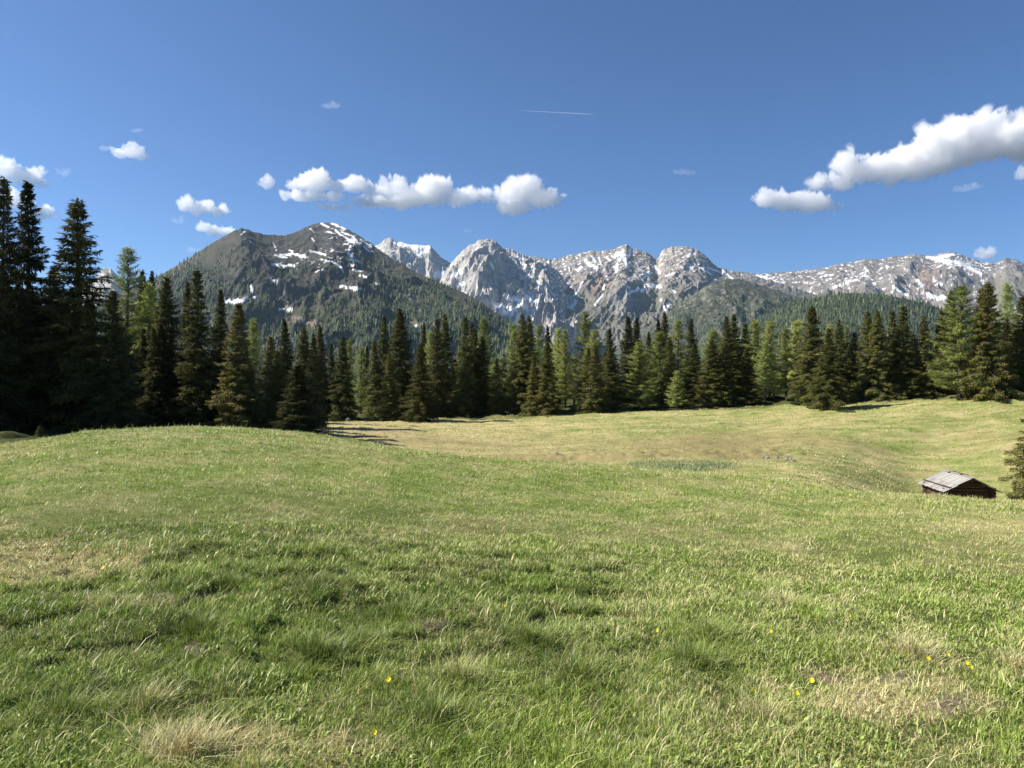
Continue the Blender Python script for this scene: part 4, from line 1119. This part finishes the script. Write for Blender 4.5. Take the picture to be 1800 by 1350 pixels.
def build_hut():
    hx, hy = at(1684, 51.0)
    zb = h1(hx, hy)
    root = empty("log_hut", (hx, hy, zb - .12), math.radians(-6))
    tag(root, "small weathered log hut with grey plank roof half hidden behind the slope", "hut")
    w, L = 1.42, 1.45            # half width (gable), half length
    r = .115; rows = 7
    for sgn in (-1, 1):
        b = Boxes(); e = Boxes()
        for i in range(rows):
            z = .12 + i * r * 1.86
            b.log((sgn * w, -L - .28 - .06 * (i % 3), z), (sgn * w, L + .3, z), r * b.g.uniform(.92, 1.08))
        o = b.obj("side_wall", M_LOG, root)
        b = Boxes()
        for i in range(rows):
            z = .12 + r * .93 + i * r * 1.86
            b.log((-w - .28 - .05 * (i % 2), sgn * L, z), (w + .3, sgn * L, z), r * b.g.uniform(.92, 1.08))
        top = .12 + rows * r * 1.86
        ridge = top + .70
        # gable logs get shorter towards the ridge
        n_ = 5
        for i in range(n_):
            z = top + r * .9 + i * r * 1.7
            hw = (w + .15) * (1 - (z + r - top) / (ridge - top + .05))
            if hw > .12: b.log((-hw, sgn * L, z), (hw, sgn * L, z), r * .95)
        g = b.obj("gable_wall", M_LOG, root)
        if sgn < 0:
            d = Boxes(); d.box((.05, -L - .16, .35), (.62, -L - .09, 1.25)); d.obj("door", M_LOG, g)
    top = .12 + rows * r * 1.86; ridge = top + .70
    b = Boxes()
    for x, z in ((0, ridge - .12), (-w * .5, top + .29), (w * .5, top + .29), (-w, top + .03), (w, top + .03)):
        b.log((x, -L - .55, z), (x, L + .5, z), .085)
    b.obj("purlins", M_LOG, root)
    from mathutils import Matrix
    pitch = math.atan2(.70, w)
    for sgn in (-1, 1):
        b = Boxes()
        y = -L - .60
        length = (w + .48) / math.cos(pitch)
        k = 0
        while y < L + .5:
            bw = b.g.uniform(.17, .25)
            M = Matrix.Translation((0, 0, ridge + .02)) @ Matrix.Rotation(sgn * pitch, 4, 'Y')
            for lay in (0, 1):
                l0, l1 = (0.0, length * .53) if lay == 0 else (length * .50, length + b.g.uniform(-.05, .06))
                zt = .035 if lay == 0 else .0
                lo, hi = (l0, y, zt + b.g.uniform(0, .014)), (l1, y + bw - .012, zt + .03 + b.g.uniform(0, .014))
                if sgn < 0: lo, hi = (-l1, lo[1], lo[2]), (-l0, hi[1], hi[2])
                b.box(lo, hi, M)
            y += bw
        rf = b.obj("roof_slope", M_ROOF if sgn < 0 else M_ROOF, root)
    b = Boxes()
    b.box((-.14, -L - .7, ridge + .065), (.02, L + .6, ridge + .09)); b.box((-.0, -L - .7, ridge + .095), (.15, L + .6, ridge + .12))
    b.obj("ridge_boards", M_ROOF, root)
    for y, x0, x1 in ((-.55, -.1, .55), (.1, .05, .75), (.9, -.25, .4)):
        b = Boxes()
        b.log((x0, y, ridge + .16 - abs(x0) * .3), (x1, y + .25, ridge + .12 - abs(x1) * .35 + .1), .05)
        b.obj("roof_branch", M_LOG, root)
build_hut()

# ------------------------------------------------------------------ stones of the bank
def stone_mesh(seed):
    g = random.Random(seed); bm = bmesh.new()
    bmesh.ops.create_icosphere(bm, subdivisions=3, radius=1)
    for v in bm.verts:
        p = np.array(v.co)
        k = 1 + .32 * float(pn3(np.array([p[0] * 1.4 + seed]), np.array([p[1] * 1.4]), np.array([p[2] * 1.4]), seed)[0]) + .1 * float(pn3(np.array([p[0] * 4]), np.array([p[1] * 4]), np.array([p[2] * 4]), seed)[0])
        v.co = v.co * k; v.co.z *= .62
    me = bpy.data.meshes.new("stone"); bm.to_mesh(me); bm.free()
    me.materials.append(M_STONE); return me
def stone_material():
    t = NT("grey_stone"); P = t.n("TexCoord").outputs["Object"]
    c = t.mix(t.noise(3, 6, .65, P), (.10, .092, .078), (.30, .28, .24))
    return t.surf(t.principled(c, .9, .15))
M_STONE = stone_material()
SM = [stone_mesh(i) for i in range(4)]
sg = random.Random(5)
for i in range(18):
    px = sg.uniform(1335, 1405); d = 57.2 - (px - 1335) / 70 * 3.2 + sg.uniform(-.6, .6)
    x, y = at(px, d); s = sg.uniform(.07, .16)
    o = link("stone", SM[i % 4], None, (x, y, h1(x, y) + s * .2)); o.rotation_euler = (sg.uniform(-.2, .2), 0, sg.uniform(0, 6.28)); o.scale = (s, s * sg.uniform(.7, 1.2), s * sg.uniform(.8, 1.2))
    tag(o, "grey stone in the row of stones at the right end of the marshy hollow", "stone", "grey stones at the end of the marshy hollow")
x, y = at(612, 103); o = link("stone", SM[1], None, (x, y, h1(x, y) + .2)); o.scale = (.35, .35, .6)
tag(o, "single small grey stone below the first conical spruce of the far meadow", "stone")

# ------------------------------------------------------------------ fallen dead wood under the round larches
M_DEAD = wood_material("bleached_dead_wood", (.14, .125, .11), (.34, .31, .28), (3, 12, 12))
def dead_branch(p0, p1, label):
    T = Tubes(); (xa, ya, za), (xb, yb, zb) = p0, p1
    P = np.linspace(p0, p1, 7); P[:, 2] += np.sin(np.linspace(0, np.pi, 7)) * .5
    T.add(P, np.linspace(.06, .02, 7), 6)
    for i in (2, 3, 4, 5):
        q = np.stack([P[i], P[i] + np.array([sg.uniform(-.9, .9), sg.uniform(-.4, .4), sg.uniform(.2, 1.0)]), P[i] + np.array([sg.uniform(-1.4, 1.4), sg.uniform(-.6, .6), sg.uniform(.3, 1.3)])])
        T.add(q, np.array([.025, .018, .006]), 5)
    o = link("dead_branch", T.mesh("dead_branch", M_DEAD)); tag(o, label, "dead branch"); return o
def w3(px, py, d): return ((px - 900) / F * d, d, Z(py, d))
dead_branch(w3(1342, 670, 108), w3(1362, 705, 107.5), "bleached dead branch slanting down in the shade below the two round larches")
dead_branch(w3(1352, 684, 108), w3(1338, 706, 107.5), "grey bare stem leaning against the pale larch trunks, left of another dead branch")

# ------------------------------------------------------------------ yellow flowers
def simple(name, c, rough=.6, trans=.3):
    return NT(name).leafy(c, trans, rough, .3)
M_PETAL = simple("yellow_petals", (.85, .72, .03)); M_STEM = simple("flower_stem", (.09, .16, .03))
def flower_parts():
    bm = bmesh.new()
    for k in range(5):
        a = k * 2 * math.pi / 5; c = Vector((math.cos(a), math.sin(a), 0)); t_ = Vector((-c.y, c.x, 0))
        p = [Vector((0, 0, 0)), c * .008 + t_ * .0075 + Vector((0, 0, .003)), c * .0155 + t_ * .0055 + Vector((0, 0, .006)), c * .0155 - t_ * .0055 + Vector((0, 0, .006)), c * .008 - t_ * .0075 + Vector((0, 0, .003))]
        bm.faces.new([bm.verts.new(q) for q in p])
    bmesh.ops.create_icosphere(bm, subdivisions=1, radius=.0045)
    me = bpy.data.meshes.new("petals"); bm.to_mesh(me); bm.free(); me.materials.append(M_PETAL)
    T = Tubes(); T.add(np.array([[0, 0, -.02], [.006, 0, .06], [0, 0, .13]]), np.array([.0016, .0014, .0012]), 5)
    return me, T.mesh("stem", M_STEM)
PET, STM = flower_parts()
FL = [(1630, 1166, 1.7, "largest yellow flower on the right side of the grass, above the bare soil"), (1666, 1160, 1.2, "yellow flower right of and slightly above the largest one"), (1594, 1160, 1.0, "small yellow flower just left of the largest one"), (1573, 1151, .8, "tiny yellow flower at the foot of the straw tuft on the right"),
      (1699, 1175, 1.2, "yellow flower right of the largest one, the upper of a close pair"), (1707, 1182, 1.0, "yellow flower right of the largest one, the lower of a close pair"), (1427, 1207, 1.2, "yellow flower at the left edge of the bare soil patch"), (1399, 1228, 1.4, "yellow flower below left of the bare soil patch"),
      (1325, 1226, 1.1, "yellow flower furthest left in the right group, in green grass"), (1354, 1118, 1.0, "small yellow flower in green grass left above the bare soil patch"), (1493, 1090, 1.0, "small yellow flower well above the bare soil patch"), (682, 1205, 1.4, "lone yellow flower in the middle of the bottom grass"),
      (658, 1300, 1.0, "faint yellow flower near the bottom edge left of the centre"), (181, 1005, 1.4, "lone yellow flower in the pale straw patch on the left"), (886, 1060, 1.0, "tiny yellow flower in the centre above the dark tussocks"), (1154, 1117, 1.1, "small yellow flower right of the dark tussocks in the centre")]
src = None
for px, py, s, lab in FL:
    d = EYE / ((py - HZ) / F)
    for _ in range(10):
        x, y = at(px, d); d = (EYE - h1(x, y) - .10) / ((py - HZ) / F)
    x, y = at(px, d)
    if src is None:
        r = empty("yellow_flower"); link("stem", STM, r); pq = link("petals", PET, r, (0, 0, .13)); pq.rotation_euler = (math.radians(38), 0, 0); src = r
    else:
        r = copy_tree(src)
    r.location = (x, y, h1(x, y)); r.rotation_euler = (0, 0, sg.uniform(-.6, .6)); r.scale = (s * .66, s * .66, 1.0)
    for ch in r.children:
        pass
    tag(r, lab, "flower", "yellow flowers in the meadow")

# ------------------------------------------------------------------ birds
def bird(px, py, d, span, label):
    bm = bmesh.new()
    L = span * .42
    prof = [(-.5, .01), (-.3, .05), (-.05, .10), (.2, .09), (.38, .055), (.5, .01)]
    rings = []
    for u, rr in prof:
        rings.append([bm.verts.new((u * L, math.cos(q * math.pi / 3) * rr * L, math.sin(q * math.pi / 3) * rr * L)) for q in range(6)])
    for p, q in zip(rings, rings[1:]):
        for i in range(6): bm.faces.new([p[i], p[(i + 1) % 6], q[(i + 1) % 6], q[i]])
    for s in (-1, 1):
        pts = [(.16, .05, 0), (.22, .5, .13), (.0, 1.0, .10), (-.08, .55, .12), (-.16, .05, 0)]
        top = [bm.verts.new((x * L, s * y * span * .5, z * span * .5 + .012 * span)) for x, y, z in pts]
        bot = [bm.verts.new((x * L, s * y * span * .5, z * span * .5 - .012 * span * (1 - y))) for x, y, z in pts]
        bm.faces.new(top); bm.faces.new(bot[::-1])
        for i in range(5): bm.faces.new([top[i], top[(i + 1) % 5], bot[(i + 1) % 5], bot[i]])
    tl = [bm.verts.new(p) for p in ((-.4 * L, .03 * L, 0), (-.8 * L, .12 * L, 0), (-.8 * L, -.12 * L, 0), (-.4 * L, -.03 * L, 0), (-.4 * L, 0, .02 * L))]
    bm.faces.new(tl[:4])
    bmesh.ops.recalc_face_normals(bm, faces=bm.faces)
    me = bpy.data.meshes.new("bird"); bm.to_mesh(me); bm.free()
    me.materials.append(NT("bird_feathers").m if False else M_BIRD)
    x, y = at(px, d); o = link("bird", me, None, (x, y, Z(py, d))); o.rotation_euler = (.3, 0, .4)
    tag(o, label, "bird")
_t = NT("bird_feathers"); M_BIRD = _t.surf(_t.principled((.02, .02, .022), .6, .3))
bird(72, 78, 190, .75, "tiny dark bird high in the sky at the upper left")
bird(453, 360, 260, .6, "tiny dark bird low over the left peak of the dark mountain")

# ------------------------------------------------------------------ clouds (bodies of lit vapour far beyond the mountains)
def vapour(name, dens, aniso=.2, col=(1, 1, 1)):
    t = NT(name)
    v = t.n("VolumePrincipled")
    v.inputs["Color"].default_value = (*col, 1); v.inputs["Density"].default_value = dens; v.inputs["Anisotropy"].default_value = aniso
    t.l(v.outputs[0], t.out.inputs["Volume"])
    return t.m
CLOUD_D = {25: 14500., 27: 17000., 31: 15000., 21: 16000., 28: 16500., 26: 13000., 14: 14000., 13: 13500., 30: 13000., 16: 13000., 20: 14000., 32: 13500., 23: 13500., 24: 14500., 11: 12600.}
M_CLOUD = vapour("cloud_vapour", .0080, .45); M_THIN = vapour("thin_cloud_vapour", .0045, .4); M_WISP = vapour("wisp_vapour", .0013); M_FRINGE = vapour("fringe_vapour", .0016)
def cloud(puffs, mat, label, seed, depth=.6, flat=None, amp=.5):
    CD = CLOUD_D.get(seed, 11500.0)
    """puffs: (px, py, rx, ry) in photograph pixels, made into one lumpy body"""
    k = CD / F
    if mat is M_WISP: amp = .85
    elif mat is M_THIN: amp = .6
    bm = bmesh.new()
    cx = sum(p[0] for p in puffs) / len(puffs); cyy = sum(p[1] for p in puffs) / len(puffs)
    from mathutils import Matrix
    for i, (px, py, rx, ry) in enumerate(puffs):
        M = Matrix.Translation(((px - cx) * k, random.Random(seed + i).uniform(-.3, .3) * ry * k, (cyy - py) * k)) @ Matrix.Diagonal((rx * k, max(ry, rx * .5) * depth * k, ry * k, 1))
        bmesh.ops.create_icosphere(bm, subdivisions=3, radius=1, matrix=M)
    me = bpy.data.meshes.new("cloud"); bm.to_mesh(me); bm.free()
    o = bpy.data.objects.new("cloud", me); COL.objects.link(o)
    rm = o.modifiers.new("union", 'REMESH'); rm.mode = 'VOXEL'
    rm.voxel_size = max(1.35 * k * max(p[0] + p[2] for p in puffs) / 1e9, 1.0 * k)
    dg = bpy.context.evaluated_depsgraph_get()
    m2 = bpy.data.meshes.new_from_object(o.evaluated_get(dg))
    o.modifiers.clear()
    n_ = len(m2.vertices)
    co = np.empty(n_ * 3, np.float32); m2.vertices.foreach_get("co", co); co = co.reshape(-1, 3).astype(float)
    no = np.empty(n_ * 3, np.float32); m2.vertices.foreach_get("normal", no); no = no.reshape(-1, 3)
    ry = np.median([p[3] for p in puffs]) * k
    a = np.zeros(n_); ws = 1.0; sc = ry * 1.1
    for q in range(6):
        nn = pn3(co[:, 0] / sc + seed, co[:, 1] / sc, co[:, 2] / sc, seed + q)
        a += ws * (np.abs(nn) * 1.8 - .45 if q > 0 else nn)
        ws *= .62; sc *= .48
        if q == 2: alow = a.copy()
    low = np.clip((no[:, 2] + .35) / .6, .4, 1)
    def shape(me_, k_amp, grow, m_, a):
        c2 = co + no * (a * amp * k_amp * ry * low + grow * ry)[:, None]
        me_.vertices.foreach_set("co", c2.astype(np.float32).ravel()); me_.update()
        me_.materials.clear(); me_.materials.append(m_)
        me_.polygons.foreach_set("use_smooth", np.ones(len(me_.polygons), bool))
    fr_ = m2.copy()
    shape(m2, 1.0, 0.0, mat, a)
    o.data = m2
    bpy.data.meshes.remove(me)
    x, y = at(cx, CD); o.location = (x, y, Z(cyy, CD))
    tag(o, label, "cloud", "clouds in the sky")
    if mat is not M_WISP:
        shape(fr_, 1.15, .14, M_FRINGE, alow); fr_.name = "fringe"
        link("fringe", fr_, o)
    else:
        bpy.data.meshes.remove(fr_)
cloud([(1350, 350, 30, 14), (1385, 355, 36, 17), (1425, 358, 40, 15), (1462, 362, 20, 11)], M_CLOUD, "flat white cloud at the left end of the long rising cloud bank", 11)
cloud([(1440, 325, 18, 8), (1470, 322, 26, 13), (1490, 296, 26, 20), (1520, 292, 40, 26), (1555, 298, 44, 24), (1600, 285, 46, 32), (1640, 272, 46, 38), (1690, 248, 50, 42), (1735, 238, 50, 40), (1780, 242, 50, 38), (1830, 250, 60, 36), (1600, 268, 30, 20), (1650, 245, 34, 24), (1715, 215, 30, 20)], M_CLOUD, "long white cloud bank rising to the right edge of the photo", 12)
cloud([(1795, 306, 16, 9), (1812, 308, 16, 10)], M_THIN, "small white cloud at the right edge below the long cloud bank", 13)
cloud([(1690, 333, 18, 5), (1712, 327, 18, 5)], M_WISP, "faint wisp below the right half of the long cloud bank", 14)
cloud([(1198, 302, 16, 4), (1212, 304, 12, 4)], M_WISP, "faint wisp in the open blue left of the long cloud bank", 15)
cloud([(468, 322, 15, 9)], M_THIN, "small detached puff left of the row of three clouds above the peaks", 16)
cloud([(520, 324, 20, 11), (555, 320, 32, 20), (595, 325, 24, 12), (622, 322, 24, 16), (540, 345, 38, 10), (580, 345, 28, 9), (505, 345, 12, 8), (585, 364, 26, 6), (640, 353, 20, 11)], M_CLOUD, "left broken cloud of the row above the dark mountain", 17)
cloud([(690, 325, 24, 17), (670, 340, 34, 18), (720, 340, 50, 20), (765, 340, 44, 22), (805, 346, 32, 16), (690, 355, 60, 10)], M_CLOUD, "middle long cloud of the row above the peaks", 18)
cloud([(862, 346, 20, 11), (900, 342, 32, 22), (925, 336, 34, 24), (955, 348, 30, 20), (905, 362, 36, 14), (975, 350, 12, 10)], M_CLOUD, "right rounded cloud of the row above the grey dome peak", 19)
cloud([(822, 405, 9, 4)], M_WISP, "faint speck of cloud above the grey dome peak", 20)
cloud([(1728, 447, 20, 9), (1738, 445, 16, 9)], M_THIN, "small white cloud peeping over the crest of the far right ridge", 21)
cloud([(215, 268, 18, 10), (232, 264, 22, 13), (250, 272, 16, 7)], M_THIN, "compact little white cloud above the pointed spruce", 22)
cloud([(184, 261, 9, 5)], M_WISP, "tiny scrap of cloud left of the compact little cloud", 23)
cloud([(240, 229, 12, 4)], M_WISP, "faint wisp high above the compact little cloud", 24)
cloud([(330, 360, 18, 11), (352, 365, 26, 12), (385, 371, 24, 7)], M_THIN, "white streaked cloud left above the dark mountain", 25)
cloud([(312, 388, 13, 6)], M_WISP, "ragged scrap of cloud below the left end of the streaked cloud", 26)
cloud([(362, 400, 18, 7), (385, 406, 26, 9), (408, 408, 18, 6)], M_THIN, "ragged cloud touching the left shoulder of the dark mountain", 27)
cloud([(338, 440, 12, 4)], M_WISP, "faint scrap of cloud above the mountain's left flank", 28)
cloud([(5, 300, 34, 17), (40, 310, 34, 14), (72, 322, 22, 9), (70, 304, 14, 8)], M_THIN, "bright cloud behind the tips of the tallest left spruces", 29)
cloud([(112, 302, 14, 8)], M_WISP, "small thin scrap right of the cloud behind the left spruce tips", 30)
cloud([(40, 355, 26, 14), (68, 374, 30, 11), (92, 378, 14, 6), (20, 345, 20, 10)], M_THIN, "lower small cloud between the two tallest left spruces and the pointed one", 31)
cloud([(582, 186, 18, 5)], M_WISP, "faint high wisp over the row of clouds", 32)
# vapour trail of an aircraft
def contrail():
    d = 16000.0
    P = np.array([(lambda q: ((q[0] - 900) / F * d, d, Z(q[1], d)))((900 + 145 * s, 193.5 + 7.5 * s)) for s in np.linspace(0, 1, 12)])
    T = Tubes(); T.add(P, np.interp(np.linspace(0, 1, 12), [0, .2, .9, 1], [.5, 7, 11, 3]), 8)
    me = T.mesh("contrail", vapour("trail_vapour", .015))
    o = link("contrail", me); tag(o, "thin white aircraft vapour trail high in the middle of the sky", "vapour trail")
contrail()
# ------------------------------------------------------------------ haze
def haze():
    bm = bmesh.new()
    x0, x1, y0, y1, z0, z1 = -9700, 9700, -9700, 9700, -330, 1320
    vs = [bm.verts.new((x, y, z)) for x in (x0, x1) for y in (y0, y1) for z in (z0, z1)]
    for f in ((0, 1, 3, 2), (4, 6, 7, 5), (0, 4, 5, 1), (2, 3, 7, 6), (0, 2, 6, 4), (1, 5, 7, 3)):
        bm.faces.new([vs[i] for i in f])
    bmesh.ops.recalc_face_normals(bm, faces=bm.faces)
    me = bpy.data.meshes.new("haze"); bm.to_mesh(me); bm.free()
    me.materials.append(vapour("haze_air", 2.2e-5, .3, (.50, .75, 1.0)))
    tag(link("haze", me), kind='stuff', label="thin blue summer haze in the valley air", cat="haze")
haze()
